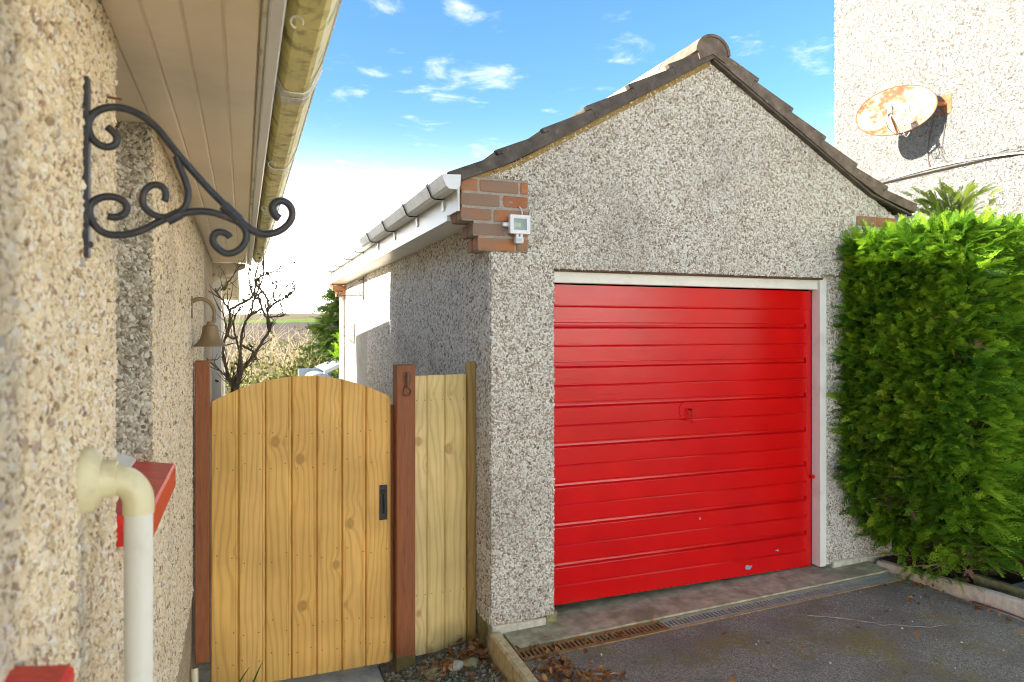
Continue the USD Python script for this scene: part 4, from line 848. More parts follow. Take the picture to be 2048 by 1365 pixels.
obj('cable', tube(spline([(NX - .012, 4.74, 3.86), (NX - .01, 4.71, 3.6), (NX - .01, 4.70, 3.36), (NX - .014, 4.66, 3.325)], 16), 0.006, 6), 'cable_dark', cbl)
obj('cable', tube(spline([(NX - .016, 5.3, 3.30), (NX - .018, 4.9, 3.315), (NX - .016, 4.5, 3.31), (NX - .012, 4.0, 3.268), (NX - .012, 3.2, 3.26)], 24), 0.007, 6), 'cable_white', cbl)

# ------------------------------------------------------------------ gate, posts and fence panel
GY = 4.20
gt = thing('garden_gate', 'new honey coloured boarded gate with arched top between brown posts', 'gate')
gxs = [-0.166, -0.022, 0.120, 0.262, 0.402, 0.545, 0.684, 0.835]
def arch(x):
    u = (x - 0.33) / 0.50
    return 1.49 - 0.137 * u * u
for k in range(7):
    a, b = gxs[k], gxs[k + 1]
    sec = [(a + .0005, 0.022), (a + .0015, 0.013), (a + .006, 0.003), (a + .014, 0.0), (b - .026, 0.0), (b - .019, 0.0026), (b - .013, 0.0010), (b - .0075, 0.005), (b - .0060, 0.013), (b - .0005, 0.0135), (b - .0005, 0.022)]
    N = 10; xs_ = [p[0] for p in sec]
    V = []; F = []
    nsec = len(sec)
    for lvl in (0, 1):
        for x_, d_ in sec: V.append((x_, GY + d_, -0.245 if lvl == 0 else arch(x_)))
    for q_ in range(nsec):
        F.append((q_, (q_ + 1) % nsec, nsec + (q_ + 1) % nsec, nsec + q_))
    pg = Polygon(sec); tv, tfc = trimesh.creation.triangulate_polygon(pg, engine='earcut')
    idx = [int(np.argmin([np.hypot(v_[0] - p[0], v_[1] - p[1]) for p in sec])) for v_ in tv]
    F3 = []
    for f_ in F: F3 += [(f_[0], f_[1], f_[2]), (f_[0], f_[2], f_[3])]
    for t_ in tfc:
        t2 = [idx[q_] for q_ in t_]; F3 += [(t2[0], t2[2], t2[1]), (nsec + t2[0], nsec + t2[1], nsec + t2[2])]
    mb = trimesh.Trimesh(np.array(V), np.array(F3), process=False); mb.fix_normals()
    obj('board', mb, 'gate_wood', gt, smooth=30)
    # screws and nails
for k in range(7):
    a, b = gxs[k], gxs[k + 1]
    for z in (1.17, 0.98, 0.45, 0.05, -0.10):
        for f in (0.22, 0.80):
            s = trimesh.creation.cylinder(0.0036, 0.002, sections=8); s.apply_transform(Rx); s.apply_translation([a + f * (b - a) + rng.normal() * .006, GY + 0.0004, z + rng.normal() * 0.02]); obj('nail', s, 'rust_iron', gt)
for z in (1.16, 0.46, -0.06): obj('ledge', bx(gxs[0] + .04, gxs[-1] - .04, GY + 0.023, GY + 0.045, z - .05, z + .05), 'gate_wood', gt)
for k in range(1, 7): obj('joint_strip', bx(gxs[k] - .012, gxs[k] + .012, GY + .0222, GY + .0228, -.24, arch(gxs[k]) - .012), 'gate_wood', gt)
lt = obj('latch_plate', bx(0.765, 0.812, GY - 0.005, GY - 0.0002, 0.615, 0.825, 0.002), 'latch_black', gt)
obj('latch_ring', [tube([(0.787, GY - .012, 0.785), (0.793, GY - .016, 0.70), (0.788, GY - .013, 0.655)], 0.0045, 8), bx(0.776, 0.80, GY - .016, GY - .004, 0.775, 0.792, .002)], 'latch_black', lt)
for z in (0.822 - .012, 0.63): 
    for x_ in (0.772, 0.805): obj('latch_screw', bx(x_ - .003, x_ + .003, GY - 0.007, GY - 0.004, z - .003, z + .003), 'latch_black', lt)
pl_ = thing('gate_post', 'narrow brown painted gate post fixed on the left house wall', 'post', group=None)
obj('post', bx(-0.243, -0.1715, GY - 0.012, GY + 0.075, -0.07, 1.585, 0.003), 'post_brown', pl_)
obj('hinge', bx(-0.173, -0.164, GY - 0.004, GY + 0.02, 1.20, 1.33), 'post_brown', pl_)
prt = thing('gate_post', 'thick brown painted gate post with rusty hook right of the gate', 'post')
obj('post', bx(0.858, 0.972, GY - 0.055, GY + 0.06, -0.36, 1.545, 0.004), 'post_brown', prt)
obj('stop_strip', bx(0.838, 0.8575, GY + 0.026, GY + 0.055, -0.20, 1.30, 0.002), 'post_brown', prt)
obj('post_foot', bx(0.8565, 0.9735, GY - 0.0565, GY + 0.061, -0.36, -0.2, 0.004), 'moss_post', prt)
kn = thing('door_knocker', 'rusty cast hook fitting at the top of the brown gate post', 'hook', (0.922, GY - 0.056, 1.45))
obj('back_plate', hull([(x, y, z) for y in (-.006, 0) for x, z in ((-.018, .055), (.018, .055), (.024, .02), (.016, -.03), (-.016, -.03), (-.024, .02))]), 'rust_iron', kn)
obj('hand', lathe([(0, .055), (.010, .052), (.013, .042), (.010, .035), (.017, .02), (.014, -.01), (.008, -.03), (.011, -.04), (0, -.045)], 16).apply_translation([0.002, -.016, 0]), 'rust_iron', kn, smooth=True)
ang = np.linspace(0, 2 * np.pi, 21)
obj('ring', tube(np.c_[.022 * np.cos(ang) - .002, np.full(21, -.018), -.062 + .026 * np.sin(ang)], 0.005, 8, False), 'rust_iron', kn, smooth=True)

fp = thing('fence_panel', 'short pale timber fence panel between the thick gate post and garage', 'fence')
for k, (a, b) in enumerate(((0.974, 1.066), (1.066, 1.180), (1.180, 1.322))):
    sec = Polygon([(a + .0005, GY + .052), (a + .0005, GY + .036), (a + .006, GY + .031), (a + .014, GY + .030), (b - .016, GY + .030), (b - .008, GY + .0325), (b - .0035, GY + .039), (b - .0005, GY + .04), (b - .0005, GY + .052)])
    obj('board', extr(sec, -0.25, 1.472 + 0.002 * k, 'z'), 'fence_wood', fp, smooth=30)
    for z in (1.32, 0.12):
        for f in (.25, .85):
            s = trimesh.creation.cylinder(0.003, 0.002, sections=8); s.apply_transform(Rx); s.apply_translation([a + f * (b - a), GY + 0.0302, z]); obj('nail', s, 'rubber', fp)
for z in (1.30, 0.15): obj('rail', bx(0.974, 1.32, GY + .0525, GY + .08, z - .04, z + .04), 'fence_wood', fp)
obj('end_stake', bx(1.3235, 1.3775, GY + 0.010, GY + 0.07, -0.25, 1.555, 0.003), 'stake_wood', fp)

# stones and edging at the fence foot
def rock(c, s, seed, mt_, label):
    g = np.random.default_rng(seed); m = trimesh.creation.icosphere(2, 1.0); v = m.vertices
    v = v * (1 + 0.5 * (meshkit.fbm(v * 1.4 + seed * 7, 3)[:, None] - .5)) * np.array(s) + np.array(c); m.vertices = v
    tag(obj('edging_stone', m, mt_, smooth=40), label, 'stone')
tag(obj('edging_slab', hull([(0.985, 3.98, -.30), (1.20, 4.13, -.30), (1.30, 4.05, -.26), (0.99, 3.90, -.31), (0.985, 3.98, -.245), (1.20, 4.13, -.215), (1.28, 4.06, -.205), (0.995, 3.92, -.25)]), 'stone_edge'), 'long mossy stone lying at the foot of the fence panel', 'stone')
rock((1.255, 3.92, -.20), (.05, .04, .03), 2, 'stone_edge', 'small rounded stone at the right end of the mossy edging stone')
rock((1.17, 3.94, -.215), (.05, .035, .028), 4, 'footing', 'pale chunky stone leaning against the front of the edging stone')

# ------------------------------------------------------------------ fittings on the bungalow wall
br = thing('plant_bracket', 'black scrolled wrought iron plant bracket on the near left wall', 'bracket', (WX + 0.004, 1.40, 2.035))
# local: x out from the wall, z up, from the wall bar at z -.157 .. .157
obj('wall_bar', bx(0.0, 0.008, -0.011, 0.011, -0.158, 0.155, 0.0015), 'iron', br)
obj('screw_head', trimesh.creation.icosphere(2, 0.006).apply_translation([.008, 0, -.135]), 'iron', br)
XZ = lambda q: np.c_[np.asarray(q)[:, 0], np.zeros(len(q)), np.asarray(q)[:, 1]]
def px(pts):   # bracket shape as read off the photograph's outline, in metres
    return XZ([((u - 170) * 0.000826, (337 - v) * 0.000869 - 0.0) for u, v in pts])
def sc_px(c, r0, r1, a0, a1, n=18): return [(c[0] + r * math.cos(a), c[1] - r * math.sin(a)) for r, a in zip(np.linspace(r0, r1, n), np.radians(np.linspace(a0, a1, n)))]
rt = 0.0066
top = px([(212, 254), (222, 262), (230, 275), (226, 288), (213, 294), (197, 291), (184, 279), (177, 260), (180, 240), (193, 224), (215, 214), (243, 213), (270, 221), (297, 238), (330, 275), (370, 322), (410, 365), (450, 404), (478, 430)])
obj('top_scroll', tube(spline(top, 90), rt, 10), 'iron', br, smooth=True)
tail = px([(446, 402), (478, 432), (500, 448), (525, 455), (552, 450), (575, 434), (587, 412), (583, 392), (568, 381), (552, 384), (544, 396), (550, 412), (560, 420)])
obj('end_hook', tube(spline(tail, 60), np.r_[np.full(45, rt * 1.1), np.linspace(rt * 1.1, rt * 1.25, 15)], 10), 'iron', br, smooth=True)
low = px([(213, 434), (232, 434), (246, 425), (248, 410), (236, 398), (215, 394), (194, 400), (180, 415), (180, 434), (190, 455), (212, 470), (242, 470), (275, 460), (310, 440), (345, 424), (385, 414), (420, 415), (450, 424), (478, 438), (488, 458), (482, 480), (465, 496), (445, 500), (428, 490), (418, 474), (424, 458), (440, 456), (454, 466)])
obj('lower_scroll', tube(spline(low, 130), rt, 10), 'iron', br, smooth=True)
midc = px([(321, 397), (324, 382), (318, 368), (303, 364), (287, 372), (279, 390), (282, 410), (296, 424), (318, 430), (340, 424), (360, 408), (368, 385), (362, 350), (352, 325), (344, 302)])
obj('middle_scroll', tube(spline(midc, 60), rt * 0.95, 10), 'iron', br, smooth=True)
obj('collar', tube(px([(325, 436), (352, 420)]), rt * 1.6, 10), 'iron', br)
obj('collar', tube(px([(440, 398), (472, 428)]), rt * 1.6, 10), 'iron', br)
nl = tag(obj('wall_nail', tube([(WX, 1.62, 2.225), (WX + .03, 1.62, 2.222)], 0.0028, 8), 'rust_iron'), 'short rusty nail sticking out of the near left wall', 'nail')

pp_ = thing('overflow_pipe', 'cream plastic waste pipe with elbow coming out of the left wall', 'pipe', (WX, 1.395, 1.492))
fl_ = lathe([(0, 0), (.056, 0), (.058, .006), (.054, .020), (.044, .028), (.034, .032), (.030, .055), (0, .055)], 36)
fl_.apply_transform(trimesh.transformations.rotation_matrix(np.pi / 2, [0, 1, 0]))
obj('flange', fl_, 'pipe_cream', pp_, smooth=40)
aa = np.linspace(0, np.pi / 2, 14)
el = np.vstack([[(0.01, 0, 0), (0.035, 0, 0)], np.c_[0.042 + 0.046 * np.sin(aa), np.zeros(14), -0.046 + 0.046 * np.cos(aa)], [(0.088, 0, -0.065)]])
obj('elbow', tube(el, 0.0255, 24), 'pipe_cream', pp_, smooth=50)
ribs = []
for k in range(48):
    t0, t1 = 2 * np.pi * k / 48, 2 * np.pi * (k + .5) / 48
    ribs += [(0.0222 * np.cos(t0), 0.0222 * np.sin(t0)), (0.0230 * np.cos(t1), 0.0230 * np.sin(t1))]
dpm = extr(Polygon(ribs), -1.75, -0.0655, 'z'); dpm.apply_translation([0.088, 0, 0])
obj('straight_pipe', dpm, 'pipe_white', pp_, smooth=60)

bl = thing('door_bell', 'old bronze hanging bell on a curved arm beside the left gate post', 'bell', (WX, 4.10, 1.90))
obj('wall_plate', hull([(x, y, z) for x in (0, .012) for y, z in ((-.02, .035), (.02, .035), (.028, 0), (.02, -.06), (0, -.085), (-.02, -.06), (-.028, 0))]), 'bell_bronze', bl)
arm = spline([(.008, 0, .005), (.04, 0, .02), (.075, 0, .015), (.105, 0, -.012), (.118, 0, -.05), (.112, 0, -.085)], 24)
obj('arm', tube(arm, np.linspace(.012, .009, 24), 10), 'bell_bronze', bl, smooth=True)
obj('hook', tube(spline([(.112, 0, -.075), (.116, 0, -.095), (.104, 0, -.11), (.098, 0, -.10)], 12), .010, 8), 'bell_bronze', bl, smooth=True)
bell = lathe([(0, -.100), (.016, -.100), (.018, -.112), (.022, -.118), (.034, -.122), (.039, -.130), (.042, -.160), (.050, -.190), (.064, -.212), (.084, -.228), (.085, -.233), (.081, -.234), (.060, -.214), (.044, -.190), (.036, -.160), (.033, -.135), (0, -.128)], 40)
bell.apply_translation([.098, 0, 0]); obj('bell_cup', bell, 'bell_bronze', bl, smooth=35)
obj('clapper', tube([(.098, 0, -.13), (.098, 0, -.215), (.098, 0, -.235)], [.004, .006, .011], 10), 'rust_iron', bl)
tag(obj('drain_pipe', tube([(-.235, 4.02, -.02), (-.232, 3.99, -.12), (-.238, 3.93, -.34)], 0.018, 14), 'pipe_cream'), 'short cream drain pipe at the foot of the left wall by the gate', 'pipe')

# ------------------------------------------------------------------ wheeled bin at the right edge
wb = thing('wheelie_bin', 'brown wheelie bin with black wheel half hidden at the hedge end', 'bin', (5.02, 2.86, 0.087))
obj('bin_body', hull([(-.20, .02, .06), (.22, .02, .06), (-.20, .44, .06), (.22, .44, .06), (-.235, -.02, .98), (.26, -.02, .98), (-.235, .50, .98), (.26, .50, .98)]), 'bin_brown', wb)
obj('lid', hull([(x, y, z) for x in (-.25, .275) for y, z in ((-.06, .985), (.53, .985), (.50, 1.03), (-.02, 1.07))]), 'bin_brown', wb)
obj('handle', tube([(-.245, -.07, 1.02), (.27, -.07, 1.02)], .016, 10), 'bin_brown', wb)
for sx in (-.24, .245):
    w_ = lathe([(0, -.025), (.07, -.025), (.094, -.022), (.10, -.012), (.10, .012), (.094, .022), (.07, .025), (0, .025)], 32)
    w_.apply_transform(trimesh.transformations.rotation_matrix(np.pi / 2, [0, 1, 0])); w_.apply_translation([sx, -.01, .10])
    obj('wheel', w_, 'wheel_black', wb, smooth=35)

# ------------------------------------------------------------------ conifer hedge
def spray(seed, n_side=11, L=1.0, detail=6, flat=0.06):
    """one flat feathery cypress spray along +x, about L long"""
    g = np.random.default_rng(seed); V = []; F = []
    def blade(p, d, l, w, nrm):
        s = np.cross(nrm, d); s /= np.linalg.norm(s) + 1e-9; k = len(V)
        V.extend([p - s * w * .5, p + s * w * .5, p + d * l * .55 + s * w * .6, p + d * l, p + d * l * .55 - s * w * .6])
        F.extend([(k, k + 1, k + 2), (k, k + 2, k + 4), (k + 4, k + 2, k + 3)])
    nrm = np.array([0, 0, 1.0])
    blade(np.zeros(3), np.array([1.0, 0, 0]), L, 0.030 * L, nrm)
    for k in range(n_side):
        t = (k + 0.6) / (n_side + .3); p = np.array([t * L * .93, 0, -0.10 * t * t * L])
        for s in (-1, 1):
            l = L * (0.30 * (1 - t) ** .7 * min(1, .45 + 2 * t) + 0.07) * g.uniform(.75, 1.15); a = math.radians(g.uniform(26, 42))
            d = np.array([math.cos(a), s * math.sin(a), g.normal() * flat]); d /= np.linalg.norm(d)
            blade(p, d, l, 0.034 * L, nrm)
            nd = max(1, int(detail * l / (0.30 * L)))
            for q in range(nd):
                tt = (q + .7) / (nd + .3); pp = p + d * l * tt
                for s2 in (-1, 1):
                    a2 = math.radians(g.uniform(25, 45)); c_, s_ = math.cos(a2), math.sin(a2) * s2
                    d2 = np.array([d[0] * c_ - d[1] * s_, d[0] * s_ + d[1] * c_, d[2] + g.normal() * .12]); d2 /= np.linalg.norm(d2)
                    blade(pp, d2, l * (.42 * (1 - tt) + .13) * g.uniform(.8, 1.2), 0.030 * L, nrm)
    V = np.array(V); V[:, 2] += -0.12 * V[:, 0] ** 2 / L + 0.15 * np.abs(V[:, 1]) ** 1.5
    return trimesh.Trimesh(V, np.array(F), process=False)
SPRAYS = [spray(s, 9, 1.0, 2) for s in range(8)]

def sprays_at(parent, name, pos, nrm, size, mats, droop=0.0, spread=0.55, up=0.25, fwd=None, idx=None):
    n = len(pos)
    d = nrm + rng.normal(size=(n, 3)) * spread + np.array([0, 0, up])
    if fwd is not None: d = d + np.array(fwd)
    d /= np.linalg.norm(d, axis=1, keepdims=True)
    z = np.array([0, 0, 1.0]) + rng.normal(size=(n, 3)) * 0.5
    y = np.cross(z, d); y /= np.linalg.norm(y, axis=1, keepdims=True); z = np.cross(d, y)
    R = np.stack([d, y, z], -1)
    s = size * rng.uniform(.65, 1.3, n)
    return instancer(parent, name, SPRAYS, mats, pos, quats_from_mats(R), np.c_[s, s, s], smooth=False)

hg = thing('conifer_hedge', 'clipped green conifer hedge beside the garage door with dead twigs below', 'hedge')
HX0, HX1, HY0, HY1, HZ0, HZ1 = 4.34, 5.75, 3.14, 5.6, 0.20, 2.385
def bulge(y, z):
    return 0.13 * np.clip((y - 3.2) / 0.7, 0, 1) * np.clip((z - .25) / .5, 0, 1) + 0.10 * (meshkit.fbm(np.c_[y * 1.6, z * 1.6, np.zeros_like(y)], 3) - .5) - 0.12 * np.clip((.55 - z) / .4, 0, 1)
pos, nrm = [], []
def face_pts(n, f):
    a = rng.uniform(size=(n, 2)); return f(a)
n1 = 5600
y = rng.uniform(HY0, 3.97, n1); z = HZ0 + (HZ1 - HZ0) * rng.uniform(size=n1) ** .95
x = HX0 - bulge(y, z) + rng.exponential(0.022, n1) - 0.03
corner = np.clip((HY0 + .12 - y) / .12, 0, 1); x += 0.14 * corner ** 2
pos.append(np.c_[x, y, z]); nrm.append(np.tile([-0.9, -0.42, 0.0], (n1, 1)))
n2 = 4000
x = rng.uniform(HX0 + .03, HX1, n2); z = HZ0 + .05 + (HZ1 - HZ0 - .05) * rng.uniform(size=n2)
y = HY0 + rng.exponential(0.022, n2) - 0.03 - 0.10 * (meshkit.fbm(np.c_[x * 1.6, z * 1.6, np.ones_like(x)], 3) - .5)
yb = np.clip((5.42 - np.abs(x - 5.2)) / 1, 0, 0)
pos.append(np.c_[x, y, z]); nrm.append(np.tile([-0.15, -1.0, 0.0], (n2, 1)))
n3 = 3200
x = rng.uniform(HX0 - .08, HX1, n3); y = rng.uniform(HY0, 4.6, n3)
z = HZ1 + 0.05 * (meshkit.fbm(np.c_[x * 2, y * 2, np.zeros(n3)], 3) - .5) - rng.exponential(.03, n3)
keep = ~((x < 4.85) & (y > 3.90))
pos.append(np.c_[x, y, z][keep]); nrm.append(np.tile([-0.25, -0.3, 0.7], (keep.sum(), 1)))
PO, NO = np.vstack(pos), np.vstack(nrm)
sprays_at(hg, 'foliage', PO, NO, 0.17, ['cypress'], spread=.40, fwd=(0.18, -0.10, 0.12))
# brown twiggy patches
def near(c, r, n):
    return np.array(c) + rng.normal(size=(n, 3)) * np.array(r)
dead = np.vstack([near((4.27, 3.80, 1.02), (.03, .10, .10), 110), near((4.30, 3.72, .78), (.03, .12, .10), 90), near((4.42, 3.25, .30), (.04, .10, .05), 60), near((4.40, 3.45, .34), (.03, .10, .04), 70), near((4.24, 3.7, 1.35), (.03, .1, .1), 40), near((4.26, 3.55, .6), (.03, .1, .06), 40), near((4.32, 3.4, 1.6), (.02, .2, .3), 40)])
sprays_at(hg, 'dead_sprays', dead, np.tile([-0.8, -.3, 0], (len(dead), 1)), 0.085, ['cypress_dead'], spread=.7)
tw = []
for c in dead[::3]:
    d = np.array([-.5, rng.normal() * .7, rng.normal() * .4]); d /= np.linalg.norm(d); l = rng.uniform(.08, .22)
    p0 = c - d * l * .6; tw.append(tube([p0, p0 + d * l * .5 + rng.normal(size=3) * .012, p0 + d * l], [.0035, .0026, .0012], 4, False))
for k in range(70):
    c = np.array([4.5 + rng.uniform(-.1, .35), rng.uniform(3.15, 3.9), rng.uniform(.1, .45)]); d = np.array([-.4, rng.normal() * .8, rng.normal() * .5 + .1]); d /= np.linalg.norm(d); l = rng.uniform(.1, .3)
    tw.append(tube([c, c + d * l * .5 + rng.normal(size=3) * .015, c + d * l], [.004, .003, .0012], 4, False))
for k in range(150):
    c = np.array([4.20 + rng.uniform(-.02, .06), 3.76 + rng.normal() * .09, 1.0 + rng.normal() * .17]); d = np.array([-.35, rng.normal() * .9 - .3, rng.normal() * .45]); d /= np.linalg.norm(d); l = rng.uniform(.10, .26)
    p0 = c - d * l * .5; tw.append(tube([p0, c + rng.normal(size=3) * .012, c + d * l * .5], [.0045, .0032, .0014], 4, False))
obj('bare_twigs', tw, 'dead_twig', hg, kind='stuff')
for k, yy in enumerate((3.4, 4.0, 4.7, 5.3)):
    obj('trunk', tube(spline([(4.95 + .05 * math.sin(k), yy, 0.0), (4.93, yy + .03, .9), (4.97, yy, 2.3)], 8), np.linspace(.05, .02, 8), 8), 'bark', hg, smooth=True)
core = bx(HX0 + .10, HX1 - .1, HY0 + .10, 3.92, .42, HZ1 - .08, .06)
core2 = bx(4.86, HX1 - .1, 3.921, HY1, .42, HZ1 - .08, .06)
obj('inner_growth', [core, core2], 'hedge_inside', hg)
# loose top plume and the sprig over the kerb
npl = 300
tt = rng.uniform(size=npl); cxp = np.array([5.17, 3.83, 2.34])
lean = np.c_[rng.normal(size=npl) * .11, rng.normal(size=npl) * .10, np.zeros(npl)] * (0.25 + tt[:, None])
pos = cxp + lean * 0.95 + np.c_[-0.06 * tt, 0 * tt, tt * 0.47]
sprays_at(hg, 'plume', pos, np.c_[lean[:, 0] * 6, lean[:, 1] * 6, np.full(npl, 0.7)], 0.135, ['cypress_pale'], spread=.34, up=.35)
cxp2 = cxp
for bx_, by_, bz_ in ((-.22, .08, .50), (.12, -.10, .44), (.0, .05, .50), (.26, -.06, .30)):
    obj('plume_stem', tube(spline([(5.17, 3.83, 2.15), (5.17 + bx_ * .3, 3.83 + by_ * .4, 2.34 + bz_ * .4), (5.17 + bx_ * .6, 3.83 + by_, 2.34 + bz_)], 8), np.linspace(.009, .003, 8), 6), 'bark', hg)
sp = near((4.40, 3.50, .10), (.05, .13, .025), 60)
sprays_at(hg, 'low_sprig', sp, np.tile([-0.6, -.6, -.1], (60, 1)), 0.085, ['cypress'], spread=.5, up=0)

# ------------------------------------------------------------------ shrub behind the gate
sh = thing('bare_shrub', 'leggy bare shrub with few leaves standing behind the gate by the wall', 'shrub')
fpx = 1400.0; ys_, yc_ = math.sin(YAW), math.cos(YAW)
def shrub_pt(c, yy):
    """crown drawn in the plane y=6.2 then given depth"""
    u, v = 360 + c[0] / 4.266, 480 + c[1] / 4.266
    a, b = (u - 1024) / fpx, -(v - 662) / fpx
    d = np.array([ys_ + a * yc_, yc_ - a * ys_, b]); p = np.array(CAM) + d * (6.2 / d[1])
    return np.array([p[0], yy, p[2]])
br_px = {
 'A': ([(490, 1400), (520, 1120), (640, 980), (700, 880), (770, 770), (760, 660), (750, 480), (690, 400), (660, 230)], 6.2, .5, .016),
 'B': ([(490, 1400), (500, 1120), (520, 900), (550, 720), (610, 640), (690, 590), (670, 530), (700, 450)], 6.2, -.3, .015),
 'C': ([(430, 1400), (410, 1180), (350, 1110), (250, 1010)], 6.15, -.3, .011),
 'D': ([(440, 1400), (430, 1190), (370, 1000), (390, 820), (420, 610), (350, 500), (300, 410)], 6.1, .2, .014),
 'E': ([(420, 610), (520, 540), (620, 470), (660, 330), (780, 260), (890, 175)], 6.3, .3, .010),
 'F': ([(770, 770), (800, 650), (900, 630), (880, 540), (880, 440)], 6.5, .2, .009),
 'G': ([(760, 600), (840, 520), (930, 470), (1000, 400), (980, 380), (1005, 320)], 6.6, -.2, .009),
 'H': ([(840, 510), (830, 400), (845, 340), (825, 310)], 6.6, .1, .006),
 'I': ([(490, 830), (400, 790), (390, 720), (340, 600)], 6.2, -.4, .009),
 'J': ([(470, 1250), (480, 850), (460, 700), (540, 560)], 6.0, .3, .012),
 'K': ([(620, 470), (590, 330), (585, 240)], 6.35, .1, .007),
 'L': ([(350, 430), (440, 310), (500, 210)], 6.2, .4, .007),
 'N': ([(520, 900), (600, 940), (640, 1000), (560, 1080)], 6.2, -.2, .010),
 'O': ([(690, 590), (750, 700), (770, 770)], 6.1, .3, .008),
 'P': ([(610, 640), (630, 520), (700, 330), (690, 250)], 6.1, -.4, .008)}
leafp = []
for k, (pts, y0, dy, r) in br_px.items():
    n_ = len(pts); q = np.array([shrub_pt(c, y0 + dy * i_ / n_ + rng.normal() * .02) for i_, c in enumerate(pts)])
    s = spline(q, 8 * n_); s = s + rng.normal(size=s.shape) * .002
    tws = [tube(s, np.linspace(r * 1.1, r * .38, len(s)), 7)]
    for i_ in range(n_, len(s), 2):
        if rng.random() < .75:
            d = s[min(i_ + 1, len(s) - 1)] - s[i_ - 1]; d /= np.linalg.norm(d); d = d + rng.normal(size=3) * .7; d[2] += .3; d /= np.linalg.norm(d); l = rng.uniform(.05, .22)
            tws.append(tube([s[i_], s[i_] + d * l * .5 + rng.normal(size=3) * .01, s[i_] + d * l + np.array([0, 0, .02])], [r * .4 + .001, r * .3, .0016], 5, False))
            if rng.random() < .3: leafp.append(s[i_] + d * l)
    obj('branch', tws, 'bark', sh, smooth=True)
def leafquad():
    v = np.array([(0, 0, 0), (.35, .26, .05), (.75, .22, .02), (1, 0, -.08), (.75, -.22, .02), (.35, -.26, .05), (.5, 0, -.03)])
    return trimesh.Trimesh(v, [(0, 6, 1), (1, 6, 2), (2, 6, 3), (3, 6, 4), (4, 6, 5), (5, 6, 0)], process=False)
LQ = leafquad()
leafp = np.array(leafp); leafp = np.vstack([leafp + rng.normal(size=leafp.shape) * .02 for _ in range(2)])[::2]
instancer(sh, 'leaves', [LQ], ['rose_leaf'], leafp, quats_random(len(leafp)), np.tile(rng.uniform(.03, .06, (len(leafp), 1)), 3), smooth=False)

# ------------------------------------------------------------------ garden and land behind
def bush_twigs(n, R, H, seed, mt='twig', r0=.012):
    g = np.random.default_rng(seed); out = []
    for k in range(n):
        a = g.uniform(0, 2 * np.pi); el = g.uniform(.25, 1.0); d = np.array([math.cos(a) * (1 - el * .7), math.sin(a) * (1 - el * .7), el]); d /= np.linalg.norm(d)
        L_ = H * g.uniform(.6, 1.05); p = np.array([g.normal() * R * .12, g.normal() * R * .12, 0]); pts = [p]
        for s in range(4): d = d + g.normal(size=3) * .22 + np.array([0, 0, .08]); d /= np.linalg.norm(d); p = p + d * L_ / 4; pts.append(p)
        out.append(tube(pts, np.linspace(r0, r0 * .25, 5), 4, False))
        for s in range(9):
            i_ = g.integers(1, 5); d2 = d + g.normal(size=3) * .8; d2[2] += .2; d2 /= np.linalg.norm(d2); l2 = L_ * g.uniform(.12, .32); q_ = pts[i_ - 1] + (pts[i_] - pts[i_ - 1]) * g.uniform()
            out.append(tube([q_, q_ + d2 * l2 * .5 + g.normal(size=3) * .03 * l2, q_ + d2 * l2], [r0 * .4, r0 * .3, r0 * .12], 3, False))
    return cat(*out)
def bush(x, y, R, H, mtw, label, cat_, leaf=None, nleaf=0, ls=.08, seed=0, n=26, r0=.012, name='scrub_bush'):
    z = float(terrain(np.array(x), np.array(y)))
    t = thing(name, label, cat_, (x, y, z - .05))
    obj('stems', bush_twigs(n, R, H, seed, r0=r0), mtw, t)
    if leaf:
        g = np.random.default_rng(seed + 50); d = g.normal(size=(nleaf, 3)); d /= np.linalg.norm(d, axis=1, keepdims=True)
        p = d * (g.uniform(size=(nleaf, 1)) ** .4) * np.array([R, R, H * .5]) * (.75 + .5 * meshkit.fbm(d * 2 + seed, 3)[:, None]) + np.array([0, 0, H * .55])
        instancer(t, 'leaves', [LQ], [leaf], p, quats_random(nleaf), np.tile(g.uniform(.6, 1.3, (nleaf, 1)) * ls, 3), smooth=False)
bush(1.30, 14.2, 1.1, 1.55, 'twig_tan', 'yellow green leafy bush just behind the gate top', 'bush', 'yellow_leaf', 3800, .10, 11, name='leafy_bush')
bush(0.15, 15.5, 1.2, 1.5, 'twig_tan', 'dull olive bush behind the bare shrub stems', 'bush', 'yellow_leaf', 1400, .10, 12, name='leafy_bush')
bush(1.0, 19.0, 1.4, 2.2, 'twig_tan', 'tall bare twiggy bush behind the yellow green bush', 'bush', 'yellow_leaf', 300, .10, 13, n=60, r0=.018)
bush(-.5, 22.0, 1.6, 3.0, 'twig_grey', 'grey bare bush left of the tall twiggy bush behind shrub', 'bush', None, 0, 0, 14, n=60, r0=.02)
bush(2.2, 27.0, 2.4, 2.6, 'twig_tan', 'wide tan bare bush in front of the far valley', 'bush', 'yellow_leaf', 500, .14, 15, n=80, r0=.022)
bush(0.8, 36.0, 3.2, 3.6, 'twig_tan', 'further tan scrub tree showing above the bushes', 'bush', None, 0, .16, 16, n=90, r0=.03)
bush(4.4, 44.0, 3.8, 4.2, 'twig_grey', 'distant grey brown scrub tree beside the conifer', 'bush', None, 0, .16, 17, n=90, r0=.035)
bush(-1.5, 40.0, 3.2, 5.6, 'twig_grey', 'distant grey scrub tree seen through the shrub branches', 'bush', None, 0, .16, 18, n=90, r0=.035)
